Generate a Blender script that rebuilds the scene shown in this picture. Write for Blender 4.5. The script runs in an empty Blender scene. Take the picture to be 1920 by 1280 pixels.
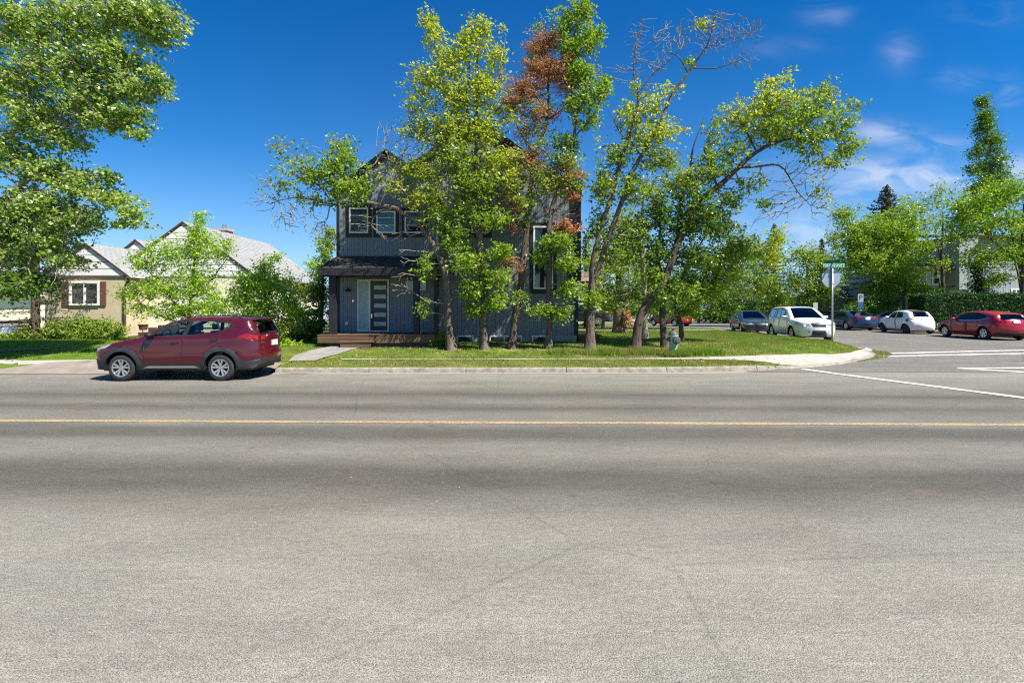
import bpy, bmesh, math, random
import numpy as np
from mathutils import Vector, Matrix
from mathutils.geometry import delaunay_2d_cdt

random.seed(7)
SC = bpy.context.scene
COL = SC.collection
R = math.radians

# ------------------------------------------------------------------ camera, sky, sun, exposure
FPX, CX, HY, CH = 890.0, 960.0, 577.0, 2.0      # focal length and horizon measured on the 1920 px photo, eye height
cam_d = bpy.data.cameras.new('camera')
cam = bpy.data.objects.new('camera', cam_d)
COL.objects.link(cam)
cam.location = (0, 0, CH)
cam.rotation_euler = (R(90), 0, 0)
cam_d.sensor_width = 36.0
cam_d.lens = 36.0 * FPX / 1920.0
cam_d.shift_y = -(640.0 - HY) / 1920.0
cam_d.clip_end = 3000
SC.camera = cam

SUN_DIR = Vector((0.62, -0.42, 1.0)).normalized()      # towards the sun
sun_el = math.asin(SUN_DIR.z)
sun_az = math.atan2(SUN_DIR.x, SUN_DIR.y)
sl = bpy.data.lights.new('sun', 'SUN')
sl.energy = 5.0
sl.angle = R(0.53)
sl.color = (1.0, 0.93, 0.82)
sun = bpy.data.objects.new('sun', sl)
COL.objects.link(sun)
sun.rotation_euler = (-SUN_DIR).to_track_quat('-Z', 'Y').to_euler()

W = bpy.data.worlds.new('World')
SC.world = W
W.use_nodes = True
nt = W.node_tree
nt.nodes.clear()
def wn(t, **kw):
    n = nt.nodes.new(t)
    for k, v in kw.items():
        setattr(n, k, v)
    return n
def wm(op, a, b=None, clamp=False):
    n = wn('ShaderNodeMath', operation=op, use_clamp=clamp)
    for i, v in enumerate((a, b)):
        if v is None: continue
        if isinstance(v, (int, float)): n.inputs[i].default_value = v
        else: nt.links.new(v, n.inputs[i])
    return n.outputs[0]
out = wn('ShaderNodeOutputWorld')
bg = wn('ShaderNodeBackground')
bg.inputs[1].default_value = 0.054
sky = wn('ShaderNodeTexSky', sky_type='NISHITA')
sky.sun_disc = False
sky.sun_elevation = sun_el
sky.sun_rotation = sun_az
sky.altitude = 1000
sky.air_density = 1.15
sky.dust_density = 0.1
sky.ozone_density = 4.0
hs = wn('ShaderNodeHueSaturation')
hs.inputs['Saturation'].default_value = 1.5
hs.inputs['Hue'].default_value = 0.508
hs.inputs['Value'].default_value = 1.32
nt.links.new(sky.outputs[0], hs.inputs['Color'])
tc = wn('ShaderNodeTexCoord')
sep = wn('ShaderNodeSeparateXYZ')
nt.links.new(tc.outputs['Generated'], sep.inputs[0])
yy = wm('MAXIMUM', sep.outputs[1], 0.05)
U = wm('DIVIDE', sep.outputs[0], yy)
V = wm('DIVIDE', sep.outputs[2], yy)
# wisps of cloud at their bearings over the street
cmb = wn('ShaderNodeCombineXYZ')
nt.links.new(U, cmb.inputs[0]); nt.links.new(V, cmb.inputs[1])
vm = wn('ShaderNodeMapping')
vm.inputs['Scale'].default_value = (1.0, 2.4, 1.0)
nt.links.new(cmb.outputs[0], vm.inputs[0])
nz = wn('ShaderNodeTexNoise')
nz.inputs['Scale'].default_value = 7.5
nz.inputs['Detail'].default_value = 7
nz.inputs['Roughness'].default_value = 0.55
nz.inputs['Distortion'].default_value = 0.9
nt.links.new(vm.outputs[0], nz.inputs['Vector'])
tot = None
for (px, py, sx, sy, a) in [(1690, 330, 150, 26, 1.0), (1590, 350, 70, 22, 0.8), (1645, 250, 52, 17, .75), (1750, 277, 55, 13, .65),
                            (1550, 28, 34, 16, .3), (1686, 102, 24, 24, .3), (1805, 148, 34, 14, .26), (1890, 172, 24, 22, .26),
                            (1465, 88, 60, 14, .14), (1910, 320, 40, 20, .8), (1500, 440, 90, 40, .55), (1860, 25, 60, 20, .12), (800, 300, 90, 16, .12)]:
    u0, v0 = (px - CX) / FPX, (HY - py) / FPX
    du = wm('POWER', wm('ABSOLUTE', wm('DIVIDE', wm('SUBTRACT', U, u0), sx * 1.25 / FPX)), 2.0)
    dv = wm('POWER', wm('ABSOLUTE', wm('DIVIDE', wm('SUBTRACT', V, v0), sy * 1.25 / FPX)), 2.0)
    g = wm('MULTIPLY', wm('POWER', 2.718, wm('MULTIPLY', wm('ADD', du, dv), -1.0)), a)
    tot = g if tot is None else wm('MAXIMUM', tot, g)
cl = wm('MULTIPLY', tot, wm('MULTIPLY', wm('SUBTRACT', nz.outputs[0], 0.36), 4.2, True), True)
cl = wm('MULTIPLY', cl, 0.55)
mx = wn('ShaderNodeMixRGB')
nt.links.new(cl, mx.inputs[0])
el = wm('POWER', 2.718, wm('MULTIPLY', wm('MAXIMUM', V, 0.0), -6.0))
hz_ = wn('ShaderNodeMixRGB'); nt.links.new(wm('MULTIPLY', el, 0.9), hz_.inputs[0]); nt.links.new(hs.outputs[0], hz_.inputs[1]); hz_.inputs[2].default_value = (3.9, 6.6, 10.2, 1)
nt.links.new(hz_.outputs[0], mx.inputs[1])
mx.inputs[2].default_value = (8.6, 8.7, 9.6, 1)
nt.links.new(mx.outputs[0], bg.inputs[0])
nt.links.new(bg.outputs[0], out.inputs[0])

SC.view_settings.view_transform = 'Standard'
SC.view_settings.look = 'None'
SC.view_settings.exposure = 1.0
SC.view_settings.gamma = 1.0
SC.view_settings.use_curve_mapping = False
SC.cycles.max_bounces = 8
SC.cycles.transparent_max_bounces = 16
SC.cycles.use_denoising = False
SC.cycles.filter_width = 1.15
SC.cycles.sample_clamp_indirect = 4.0
SC.cycles.caustics_reflective = False
SC.cycles.caustics_refractive = False

# ------------------------------------------------------------------ measuring helpers
def P(px, py, D):
    return ((px - CX) / FPX * D, D, CH + (HY - py) / FPX * D)
def interp(y, tab):
    return float(np.interp(y, [t[0] for t in tab], [t[1] for t in tab]))
ROADZ = [(14.6, 0), (17, .06), (20, .2), (24, .33), (34, .33), (60, .1), (90, 0)]
LAWNZ = [(14.6, .13), (14.9, .14), (16, .29), (17.7, .47), (20, .56), (24, .55), (34, .45), (60, .15), (90, .0)]
def roadz(x, y): return interp(y, ROADZ)
def smooth(pts, k=6):
    out = []
    P_ = [np.array(p, float) for p in pts]
    P_ = [2 * P_[0] - P_[1]] + P_ + [2 * P_[-1] - P_[-2]]
    for i in range(1, len(P_) - 2):
        for t in np.linspace(0, 1, k, endpoint=False):
            a, b, c, d = P_[i - 1:i + 3]
            out.append(tuple(.5 * ((2 * b) + (-a + c) * t + (2 * a - 5 * b + 4 * c - d) * t * t + (-a + 3 * b - 3 * c + d) * t ** 3)))
    out.append(tuple(P_[-2]))
    return out
# corner of the lawn and edge of the side street, in metres
EDGE = [(7.4, 15.0), (9.6, 15.65), (11.2, 16.35), (12.6, 17.3), (13.9, 18.3), (14.75, 19.5), (14.95, 20.8), (14.7, 22.6), (14.35, 24.6), (14.6, 27.5), (15.3, 33), (15.2, 36)]
KERB = [(-7.3, 14.62), (-3, 14.62), (0, 14.63), (3.5, 14.68), (5.8, 14.8)] + EDGE
KS = smooth(KERB, 5)
# lawn height table: the bank rises from the kerb, sinks to a ramp at the corner and to the driveway apron
TX, TY = np.arange(-40, 22.01, .1), np.arange(14, 46.01, .1)
_gx, _gy = np.meshgrid(TX, TY, indexing='ij')
_prof = np.interp(_gy, [t[0] for t in LAWNZ], [t[1] for t in LAWNZ])
_road = np.interp(_gy, [t[0] for t in ROADZ], [t[1] for t in ROADZ])
_d = np.full(_gx.shape, 1e9); _e = np.full(_gx.shape, .13)
_ks = [p for p in smooth(KERB, 8)]
for (kx, ky) in _ks:
    dd = np.hypot(_gx - kx, _gy - ky)
    eh = float(np.interp(kx, [7.6, 9.3, 30], [.13, .035, .035])) if ky < 19 else float(np.interp(ky, [19, 22], [.035, .13]))
    m_ = dd < _d; _d[m_] = dd[m_]; _e[m_] = eh
_tab = np.where(_gx > -7.35, np.minimum(_prof, _road + _e + .26 * np.maximum(_d - .2, 0)), _prof)
_ap = (_gx > -16.45) & (_gx < -7.42) & (_gy < 15.9)
_tab = np.where(_ap, np.interp(_gy, [14.2, 15.5, 15.9], [-.06, .12, .24]), _tab)
def lawnv(x, y):
    i = np.clip((np.asarray(x) + 40) / .1, 0, len(TX) - 1.001); j = np.clip((np.asarray(y) - 14) / .1, 0, len(TY) - 1.001)
    i0 = i.astype(int); j0 = j.astype(int); u = i - i0; v = j - j0
    return _tab[i0, j0] * (1 - u) * (1 - v) + _tab[i0 + 1, j0] * u * (1 - v) + _tab[i0, j0 + 1] * (1 - u) * v + _tab[i0 + 1, j0 + 1] * u * v
def lawnz(x, y):
    if y > 45.9 or x > 21.9 or x < -39.9: return interp(y, LAWNZ)
    return float(lawnv(np.array([x]), np.array([y]))[0])
def G(px, py, zf=lawnz):
    z = 0.0
    for _ in range(60):
        D = FPX * (CH - z) / (py - HY)
        z = 0.6 * z + 0.4 * zf((px - CX) / FPX * D, D)
    return ((px - CX) / FPX * D, D)

# ------------------------------------------------------------------ object helpers
def meta(o, label=None, cat=None, group=None, kind=None):
    if label: o['label'] = label
    if cat: o['category'] = cat
    if group: o['group'] = group
    if kind: o['kind'] = kind
    return o
def empty(name, loc=(0, 0, 0), rz=0, **kw):
    o = bpy.data.objects.new(name, None)
    COL.objects.link(o)
    o.location = loc
    o.rotation_euler = (0, 0, rz)
    o.empty_display_size = .2
    return meta(o, **kw)
def mk(name, V, F, mats, parent=None, smooth=False, mi=None, **kw):
    me = bpy.data.meshes.new(name)
    if isinstance(V, np.ndarray):
        nv = len(V); F = np.asarray(F)
        me.vertices.add(nv)
        me.vertices.foreach_set('co', V.astype(np.float32).ravel())
        nf, k = F.shape
        me.loops.add(nf * k)
        me.loops.foreach_set('vertex_index', F.astype(np.int32).ravel())
        me.polygons.add(nf)
        me.polygons.foreach_set('loop_start', np.arange(0, nf * k, k, dtype=np.int32))
        me.polygons.foreach_set('loop_total', np.full(nf, k, dtype=np.int32))
        me.update(calc_edges=True)
    else:
        me.from_pydata([tuple(v) for v in V], [], F)
    for m in (mats if isinstance(mats, (list, tuple)) else [mats]):
        me.materials.append(m)
    if mi is not None:
        me.polygons.foreach_set('material_index', np.asarray(mi, dtype=np.int32))
    if smooth:
        me.polygons.foreach_set('use_smooth', np.ones(len(me.polygons), dtype=bool))
    me.validate(verbose=False)
    me.update()
    o = bpy.data.objects.new(name, me)
    COL.objects.link(o)
    if parent: o.parent = parent
    return meta(o, **kw)

class MB:
    def __init__(s): s.v, s.f, s.m = [], [], []
    def add(s, V, F, m=0):
        n = len(s.v)
        s.v += [tuple(v) for v in V]
        s.f += [tuple(i + n for i in f) for f in F]
        s.m += [m] * len(F)
        return s
    def box(s, x0, x1, y0, y1, z0, z1, m=0):
        V = [(x, y, z) for z in (z0, z1) for y in (y0, y1) for x in (x0, x1)]
        F = [(0, 2, 3, 1), (4, 5, 7, 6), (0, 1, 5, 4), (2, 6, 7, 3), (0, 4, 6, 2), (1, 3, 7, 5)]
        return s.add(V, F, m)
    def prism(s, poly, y0, y1, m=0):          # polygon in x,z extruded along y
        n = len(poly)
        V = [(x, y0, z) for x, z in poly] + [(x, y1, z) for x, z in poly]
        F = [tuple(range(n)), tuple(range(2 * n - 1, n - 1, -1))]
        F += [(i, n + i, n + (i + 1) % n, (i + 1) % n) for i in range(n)]
        return s.add(V, F, m)
    def quadslab(s, a, b, c, d, t, m=0):      # four corners, thickened downwards by t
        V = [a, b, c, d] + [(p[0], p[1], p[2] - t) for p in (a, b, c, d)]
        F = [(0, 1, 2, 3), (7, 6, 5, 4), (0, 4, 5, 1), (1, 5, 6, 2), (2, 6, 7, 3), (3, 7, 4, 0)]
        return s.add(V, F, m)
    def tube(s, pts, r, n=8, m=0, cap=True):
        rr = r if isinstance(r, (list, tuple)) else [r] * len(pts)
        V, F = sweep(pts, rr, n)
        if cap:
            F = list(F) + [tuple(range(n - 1, -1, -1)), tuple(range(len(V) - n, len(V)))]
        return s.add(V, F, m)
    def lathe(s, prof, axis='z', c=(0, 0, 0), n=20, m=0):   # prof: (radius, height)
        V, F = [], []
        for (r, h) in prof:
            for k in range(n):
                a = 2 * math.pi * k / n
                p = (r * math.cos(a), r * math.sin(a), h)
                if axis == 'y': p = (p[0], h, p[1])
                if axis == 'x': p = (h, p[0], p[1])
                V.append((p[0] + c[0], p[1] + c[1], p[2] + c[2]))
        for i in range(len(prof) - 1):
            for k in range(n):
                k2 = (k + 1) % n
                F.append((i * n + k, i * n + k2, (i + 1) * n + k2, (i + 1) * n + k))
        return s.add(V, F, m)
    def build(s, name, mats, parent=None, smooth=False, bevel=0, **kw):
        o = mk(name, s.v, s.f, mats, parent, smooth, s.m, **kw)
        bm = bmesh.new(); bm.from_mesh(o.data)
        bmesh.ops.recalc_face_normals(bm, faces=bm.faces)
        if bevel:
            bmesh.ops.bevel(bm, geom=[e for e in bm.edges if len(e.link_faces) == 2 and e.calc_face_angle(0) > .5], offset=bevel, segments=2, affect='EDGES', clamp_overlap=True)
        bm.to_mesh(o.data); bm.free()
        return o

def sweep(pts, radii, n=8, twist=None):
    pts = [Vector(p) for p in pts]
    V, F = [], []
    up = Vector((0.0, 1.0, 0.0))
    for i, p in enumerate(pts):
        t = (pts[min(i + 1, len(pts) - 1)] - pts[max(i - 1, 0)]).normalized()
        if abs(t.dot(up)) > .98: up = Vector((1, 0, 0))
        a = t.cross(up).normalized(); b = a.cross(t).normalized()
        up = b
        for k in range(n):
            w = 2 * math.pi * k / n
            rr = radii[i] * (1 if twist is None else twist(i, k))
            V.append(tuple(p + a * (math.cos(w) * rr) + b * (math.sin(w) * rr)))
    for i in range(len(pts) - 1):
        for k in range(n):
            k2 = (k + 1) % n
            F.append((i * n + k, i * n + k2, (i + 1) * n + k2, (i + 1) * n + k))
    return V, F

def inpoly(Q, poly):
    Q = np.asarray(Q, float); poly = np.asarray(poly, float)
    x, y = Q[:, 0], Q[:, 1]
    r = np.zeros(len(Q), bool)
    j = len(poly) - 1
    for i in range(len(poly)):
        xi, yi = poly[i]; xj, yj = poly[j]
        c = ((yi > y) != (yj > y)) & (x < (xj - xi) * (y - yi) / ((yj - yi) if yj != yi else 1e-12) + xi)
        r ^= c
        j = i
    return r

def cdt(points, loops, eps=1e-5):
    V = [tuple(p) for p in points]
    E = []
    for lp in loops:
        n = len(V)
        V += [tuple(p) for p in lp]
        E += [(n + i, n + (i + 1) % len(lp)) for i in range(len(lp))]
    r = delaunay_2d_cdt([Vector(v) for v in V], E, [], 0, eps)
    vo = np.array([(v.x, v.y) for v in r[0]])
    fo = np.array([f for f in r[2] if len(f) == 3])
    return vo, fo

def sheet(name, poly, zf, off, mat, step=1.0, jitter=0, parent=None, **kw):
    poly = [tuple(p) for p in poly]
    dense = []
    for i in range(len(poly)):
        a, b = np.array(poly[i]), np.array(poly[(i + 1) % len(poly)])
        k = max(1, int(np.hypot(*(b - a)) / step))
        for t in range(k): dense.append(tuple(a + (b - a) * t / k))
    A = np.array(poly)
    xs = np.arange(A[:, 0].min() + step / 2, A[:, 0].max(), step)
    ys = np.arange(A[:, 1].min() + step / 2, A[:, 1].max(), step)
    g = np.array([(x, y) for x in xs for y in ys])
    if len(g):
        g = g[inpoly(g, poly)]
    V2, F = cdt(list(g), [dense])
    F = F[inpoly(V2[F].mean(1), poly)]
    V3 = np.array([(x, y, zf(x, y) + off + (random.uniform(-jitter, jitter) if jitter else 0)) for x, y in V2])
    o = mk(name, V3, F, mat, parent, True, **kw)
    # make it face up
    if o.data.polygons[0].normal.z < 0:
        o.data.flip_normals()
    return o

# ------------------------------------------------------------------ materials
def mat(name, base=(.5, .5, .5), rough=.6, metal=0.0, spec=.5, coat=0.0, emis=None):
    m = bpy.data.materials.new(name)
    m.use_nodes = True
    b = m.node_tree.nodes['Principled BSDF']
    b.inputs['Base Color'].default_value = (*base, 1)
    b.inputs['Roughness'].default_value = rough
    b.inputs['Metallic'].default_value = metal
    b.inputs['Specular IOR Level'].default_value = spec
    if coat:
        b.inputs['Coat Weight'].default_value = coat
        b.inputs['Coat Roughness'].default_value = .04
    return m
class NT:
    def __init__(s, m):
        s.m = m; s.t = m.node_tree; s.b = s.t.nodes.get('Principled BSDF')
        s.out = s.t.nodes.get('Material Output')
    def n(s, t, **kw):
        x = s.t.nodes.new(t)
        for k, v in kw.items():
            if k.startswith('i_'): x.inputs[k[2:].replace('_', ' ')].default_value = v
            else: setattr(x, k, v)
        return x
    def l(s, a, b): s.t.links.new(a, b)
    def coord(s, kind='Object', scale=(1, 1, 1), rot=(0, 0, 0), loc=(0, 0, 0)):
        tc = s.n('ShaderNodeTexCoord'); mp = s.n('ShaderNodeMapping')
        mp.inputs['Scale'].default_value = scale
        mp.inputs['Rotation'].default_value = rot
        mp.inputs['Location'].default_value = loc
        s.l(tc.outputs[kind], mp.inputs[0]); return mp.outputs[0]
    def noise(s, vec, scale, detail=4, rough=.55, dist=0):
        x = s.n('ShaderNodeTexNoise')
        x.inputs['Scale'].default_value = scale; x.inputs['Detail'].default_value = detail
        x.inputs['Roughness'].default_value = rough; x.inputs['Distortion'].default_value = dist
        s.l(vec, x.inputs['Vector']); return x.outputs[0]
    def ramp(s, fac, stops, interp='LINEAR'):
        x = s.n('ShaderNodeValToRGB'); cr = x.color_ramp; cr.interpolation = interp
        cr.elements.remove(cr.elements[1])
        cr.elements[0].position = stops[0][0]
        for i, (p, c) in enumerate(stops):
            e = cr.elements[0] if i == 0 else cr.elements.new(p)
            e.color = (*c, 1) if len(c) == 3 else c
        s.l(fac, x.inputs[0]); return x.outputs[0]
    def mix(s, fac, a, b, mode='MIX'):
        x = s.n('ShaderNodeMixRGB', blend_type=mode)
        for i, v in enumerate((fac, a, b)):
            if isinstance(v, (int, float)): x.inputs[i].default_value = v
            elif isinstance(v, tuple): x.inputs[i].default_value = (*v, 1)
            else: s.l(v, x.inputs[i])
        return x.outputs[0]
    def math(s, op, a, b=None, clamp=False):
        x = s.n('ShaderNodeMath', operation=op, use_clamp=clamp)
        for i, v in enumerate((a, b)):
            if v is None: continue
            if isinstance(v, (int, float)): x.inputs[i].default_value = v
            else: s.l(v, x.inputs[i])
        return x.outputs[0]
    def bump(s, h, strength=.3, dist=.02):
        x = s.n('ShaderNodeBump'); x.inputs['Strength'].default_value = strength; x.inputs['Distance'].default_value = dist
        s.l(h, x.inputs['Height']); s.l(x.outputs[0], s.b.inputs['Normal'])
    def base(s, c): s.l(c, s.b.inputs['Base Color'])

def noisy(name, c1, c2, scale, rough=.8, bump=.3, bscale=None, detail=6, dist=.02, stretch=(1, 1, 1), metal=0, spec=.3):
    m = mat(name, c1, rough, metal, spec); n = NT(m)
    v = n.coord('Object', stretch)
    n.base(n.mix(n.ramp(n.noise(v, scale, detail), [(.3, (0, 0, 0)), (.7, (1, 1, 1))]), c1, c2))
    if bump: n.bump(n.noise(v, bscale or scale * 4, detail), bump, dist)
    return m

def leaf_mat(name, cols, trans=.45, gloss=.35, patch=None):
    m = mat(name, cols[0], gloss, 0, .35); n = NT(m)
    geo = n.n('ShaderNodeNewGeometry')
    st = [(i / max(1, len(cols) - 1), c) for i, c in enumerate(cols)]
    c = n.ramp(geo.outputs['Random Per Island'], st)
    n.base(c)
    if patch:
        pn = n.noise(n.coord('Object'), .8, 5, .65, .4)
        c = n.mix(n.math('MULTIPLY', n.ramp(pn, [(.46, (0, 0, 0)), (.62, (1, 1, 1))]), patch[1]), c, patch[0])
        pd = n.noise(n.coord('Object', (1, 1, 1), (0, 0, 0), (7, 3, 0)), 1.9, 4, .6)
        c = n.mix(n.math('MULTIPLY', n.ramp(pd, [(.5, (0, 0, 0)), (.66, (1, 1, 1))]), .7), c, (.07, .15, .015))  # darker green patches paint dappled tree shade into the blades
        n.base(c)
    tr = n.n('ShaderNodeBsdfTranslucent')
    c2 = n.mix(1.0, c, (1.25, 1.3, .6), 'MULTIPLY')
    n.l(c2, tr.inputs[0])
    ms = n.n('ShaderNodeMixShader'); ms.inputs[0].default_value = trans
    n.l(n.b.outputs[0], ms.inputs[1]); n.l(tr.outputs[0], ms.inputs[2]); n.l(ms.outputs[0], n.out.inputs[0])
    return m

def glass_mat(name, tint=(.35, .4, .38), refl=1.0, rough=.02):
    m = bpy.data.materials.new(name); m.use_nodes = True
    n = NT(m); n.t.nodes.remove(n.b)
    tr = n.n('ShaderNodeBsdfTransparent'); tr.inputs[0].default_value = (*tint, 1)
    gl = n.n('ShaderNodeBsdfGlossy'); gl.inputs['Roughness'].default_value = rough
    fr = n.n('ShaderNodeFresnel'); fr.inputs[0].default_value = 1.6
    ms = n.n('ShaderNodeMixShader')
    n.l(n.math('ADD', n.math('MULTIPLY', fr.outputs[0], refl), .05 * refl, True), ms.inputs[0])
    n.l(tr.outputs[0], ms.inputs[1]); n.l(gl.outputs[0], ms.inputs[2]); n.l(ms.outputs[0], n.out.inputs[0])
    return m

# asphalt of the main road: aggregate, tyre tracks worn along the lanes, stains
def asphalt(name, tracks):
    m = mat(name, (.2, .2, .19), .85, 0, .25); n = NT(m)
    v = n.coord('Object')
    sx = n.n('ShaderNodeSeparateXYZ'); n.l(v, sx.inputs[0])
    if tracks:
        wob = n.noise(n.coord('Object', (.12, .5, 1)), 1.0, 3)
        y = n.math('ADD', sx.outputs[1], n.math('MULTIPLY', n.math('SUBTRACT', wob, .5), .75))
        y = n.math('ADD', y, n.math('MULTIPLY', sx.outputs[0], .022))
        c = n.ramp(n.math('DIVIDE', y, 16.0), [(p / 16.0, (q * .74, q * .71, q * .64)) for p, q in
            [(0, .285), (2.6, .285), (3.6, .268), (4.45, .235), (4.95, .165), (5.35, .113), (5.75, .108), (6.15, .165), (6.5, .215), (6.95, .2), (7.4, .115), (7.85, .125),
             (8.2, .21), (9.0, .185), (9.5, .12), (10.0, .185), (10.4, .165), (10.9, .118), (11.4, .18), (12.2, .215), (13.4, .245), (14.4, .27)]][::1])
        # the ramp allows 32 stops
    else:
        c = n.mix(n.noise(v, .25, 4), (.17, .163, .15), (.125, .122, .115))
    big = n.noise(n.coord('Object', (.5, 1.4, 1)), 1.1, 5, .6)
    c = n.mix(.42, c, n.ramp(big, [(.3, (.32, .32, .32)), (.7, (.68, .67, .65))]), 'OVERLAY')
    mid = n.noise(v, 22, 3, .7)
    c = n.mix(.45, c, n.ramp(mid, [(.3, (.3, .3, .3)), (.7, (.72, .72, .72))]), 'OVERLAY')
    fine = n.noise(v, 120, 3, .75)
    c = n.mix(.74, c, n.ramp(fine, [(.38, (.03, .03, .03)), (.62, (.97, .97, .94))]), 'OVERLAY')
    vo = n.n('ShaderNodeTexVoronoi'); vo.inputs['Scale'].default_value = 62; n.l(v, vo.inputs['Vector'])
    pits = n.ramp(vo.outputs['Distance'], [(0, (.35, .35, .35)), (.22, (1, 1, 1))])
    c = n.mix(.65, c, pits, 'MULTIPLY')
    hue = n.noise(n.coord('Object', (.6, 1, 1), (0, 0, 0), (11, 5, 0)), .55, 4, .6)
    c = n.mix(.5, c, n.ramp(hue, [(.32, (.46, .5, .5)), (.5, (.5, .5, .5)), (.68, (.53, .50, .46))]), 'OVERLAY')
    # short streaks of wear and coarse pale aggregate
    stk = n.noise(n.coord('Object', (2.2, 16, 1)), 2.0, 5, .7, .3)
    c = n.mix(.24, c, n.ramp(stk, [(.32, (.22, .22, .22)), (.68, (.8, .79, .77))]), 'OVERLAY')
    v3 = n.n('ShaderNodeTexVoronoi'); v3.inputs['Scale'].default_value = 34; v3.inputs['Randomness'].default_value = 1; n.l(v, v3.inputs['Vector'])
    st3 = n.ramp(v3.outputs['Distance'], [(0, (1, 1, 1)), (.13, (1, 1, 1)), (.2, (0, 0, 0))])
    c = n.mix(n.math('MULTIPLY', st3, .4), c, n.mix(v3.outputs['Color'], (.07, .065, .06), (.48, .45, .40)))
    # oil drips between the wheel tracks and darker repair patches
    v4 = n.n('ShaderNodeTexVoronoi'); v4.inputs['Scale'].default_value = 1.15; n.l(v, v4.inputs['Vector'])
    oil = n.ramp(n.math('ADD', v4.outputs['Distance'], n.math('MULTIPLY', n.noise(v, 9, 4), .12)), [(.075, (1, 1, 1)), (.12, (0, 0, 0))])
    c = n.mix(n.math('MULTIPLY', oil, .55), c, (.045, .042, .04))
    # rust-coloured stains
    st = n.ramp(n.noise(n.coord('Object', (1, 1, 1), (0, 0, 0), (3.1, 1.7, 0)), .75, 3, .6), [(.64, (0, 0, 0)), (.78, (1, 1, 1))])
    c = n.mix(n.math('MULTIPLY', st, .3), c, (.24, .14, .09))
    # hairline cracks
    v2 = n.n('ShaderNodeTexVoronoi', feature='DISTANCE_TO_EDGE'); v2.inputs['Scale'].default_value = .22
    nv = n.mix(.18, n.coord('Object'), n.n('ShaderNodeTexNoise').outputs[1]); n.l(nv, v2.inputs['Vector'])
    ck = n.ramp(v2.outputs[0], [(0, (.55, .55, .55)), (.0022, (1, 1, 1))])
    c = n.mix(.8 if not tracks else .35, c, ck, 'MULTIPLY')
    n.base(c)
    n.bump(n.math('ADD', fine, n.math('MULTIPLY', vo.outputs['Distance'], .6)), .55, .006)
    return m

M = {}
M['road'] = asphalt('asphalt_main', True)
M['street'] = asphalt('asphalt_side', False)
M['concrete'] = noisy('concrete', (.42, .39, .35), (.30, .28, .245), 3.5, .85, .35, 40)
M['kerb'] = noisy('kerb_concrete', (.36, .33, .27), (.17, .155, .125), 5, .9, .5, 30)
M['paver'] = noisy('driveway', (.29, .25, .21), (.19, .165, .14), 2.0, .9, .4, 18)
def worn(name, c, under, amount):
    m = mat(name, c, .75, 0, .2); n = NT(m)
    v = n.coord('Object')
    a = n.noise(v, 26, 6, .75); b_ = n.noise(v, 1.3, 3)
    t = n.math('ADD', a, n.math('MULTIPLY', b_, .25))
    n.base(n.mix(n.ramp(t, [(amount, (0, 0, 0)), (amount + .07, (1, 1, 1))]), under, n.mix(n.noise(v, 60, 3), c, tuple(x * .75 for x in c))))
    n.bump(n.noise(v, 90, 3), .3, .004)
    return m
M['white_line'] = worn('white_paint', (.70, .70, .68), (.2, .195, .18), .56)
M['yellow_line'] = worn('yellow_paint', (.50, .35, .17), (.20, .17, .13), .58)
g = mat('lawn_soil', (.1, .15, .03), .95, 0, .1); n = NT(g)
v = n.coord('Object')
c = n.ramp(n.noise(v, .9, 6, .65), [(.25, (.075, .14, .018)), (.5, (.14, .2, .03)), (.72, (.26, .24, .09)), (.85, (.2, .15, .08))])
c = n.mix(.5, c, n.ramp(n.noise(v, 30, 4, .7), [(.3, (.2, .2, .2)), (.7, (.8, .8, .8))]), 'OVERLAY')
n.base(c); n.bump(n.noise(v, 40, 4), .8, .05)
M['lawn'] = g
M['ground'] = noisy('ground_far', (.12, .16, .05), (.2, .19, .1), .3, .95, .4, 5)
M['grass'] = leaf_mat('grass_blades', [(.10, .20, .015), (.17, .27, .025), (.24, .32, .04), (.12, .22, .02), (.36, .33, .12)], .35, .5, ((.34, .29, .12), .75))
M['grass_bright'] = leaf_mat('grass_blades_bright', [(.13, .27, .012), (.19, .34, .02), (.16, .30, .015)], .35, .5, ((.3, .34, .06), .5))
M['grass_dry'] = leaf_mat('grass_blades_dry', [(.30, .27, .08), (.22, .27, .04), (.42, .36, .18), (.18, .25, .03)], .3, .6)
def bark(name, c1, c2):
    m = mat(name, c1, .9, 0, .15); n = NT(m)
    v = n.coord('Object', (1, 1, .22))
    a = n.noise(v, 16, 6, .65, .6)
    b = n.noise(n.coord('Object'), 2.0, 3)
    c = n.mix(n.ramp(a, [(.36, (0, 0, 0)), (.6, (1, 1, 1))]), tuple(x * .4 for x in c1), c1)
    c = n.mix(n.ramp(b, [(.4, (0, 0, 0)), (.65, (1, 1, 1))]), c, c2, 'MIX') if False else n.mix(n.math('MULTIPLY', n.ramp(b, [(.45, (0, 0, 0)), (.7, (1, 1, 1))]), .5), c, c2)
    n.base(c); n.bump(a, .9, .05)
    return m
M['bark'] = bark('bark_brown', (.165, .125, .095), (.25, .22, .19))
M['bark_dark'] = bark('bark_dark', (.12, .09, .07), (.2, .16, .13))
M['bark_grey'] = bark('bark_grey', (.38, .335, .28), (.48, .44, .39))
M['bark_pale'] = bark('bark_pale', (.42, .38, .32), (.3, .26, .2))
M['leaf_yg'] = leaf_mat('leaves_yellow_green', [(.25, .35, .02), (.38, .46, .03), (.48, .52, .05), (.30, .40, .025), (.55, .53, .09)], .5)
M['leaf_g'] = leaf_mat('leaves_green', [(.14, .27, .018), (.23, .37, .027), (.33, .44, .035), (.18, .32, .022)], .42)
M['leaf_mid'] = leaf_mat('leaves_mid', [(.15, .27, .018), (.25, .37, .026), (.35, .44, .035), (.19, .32, .02)], .42)
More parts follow.
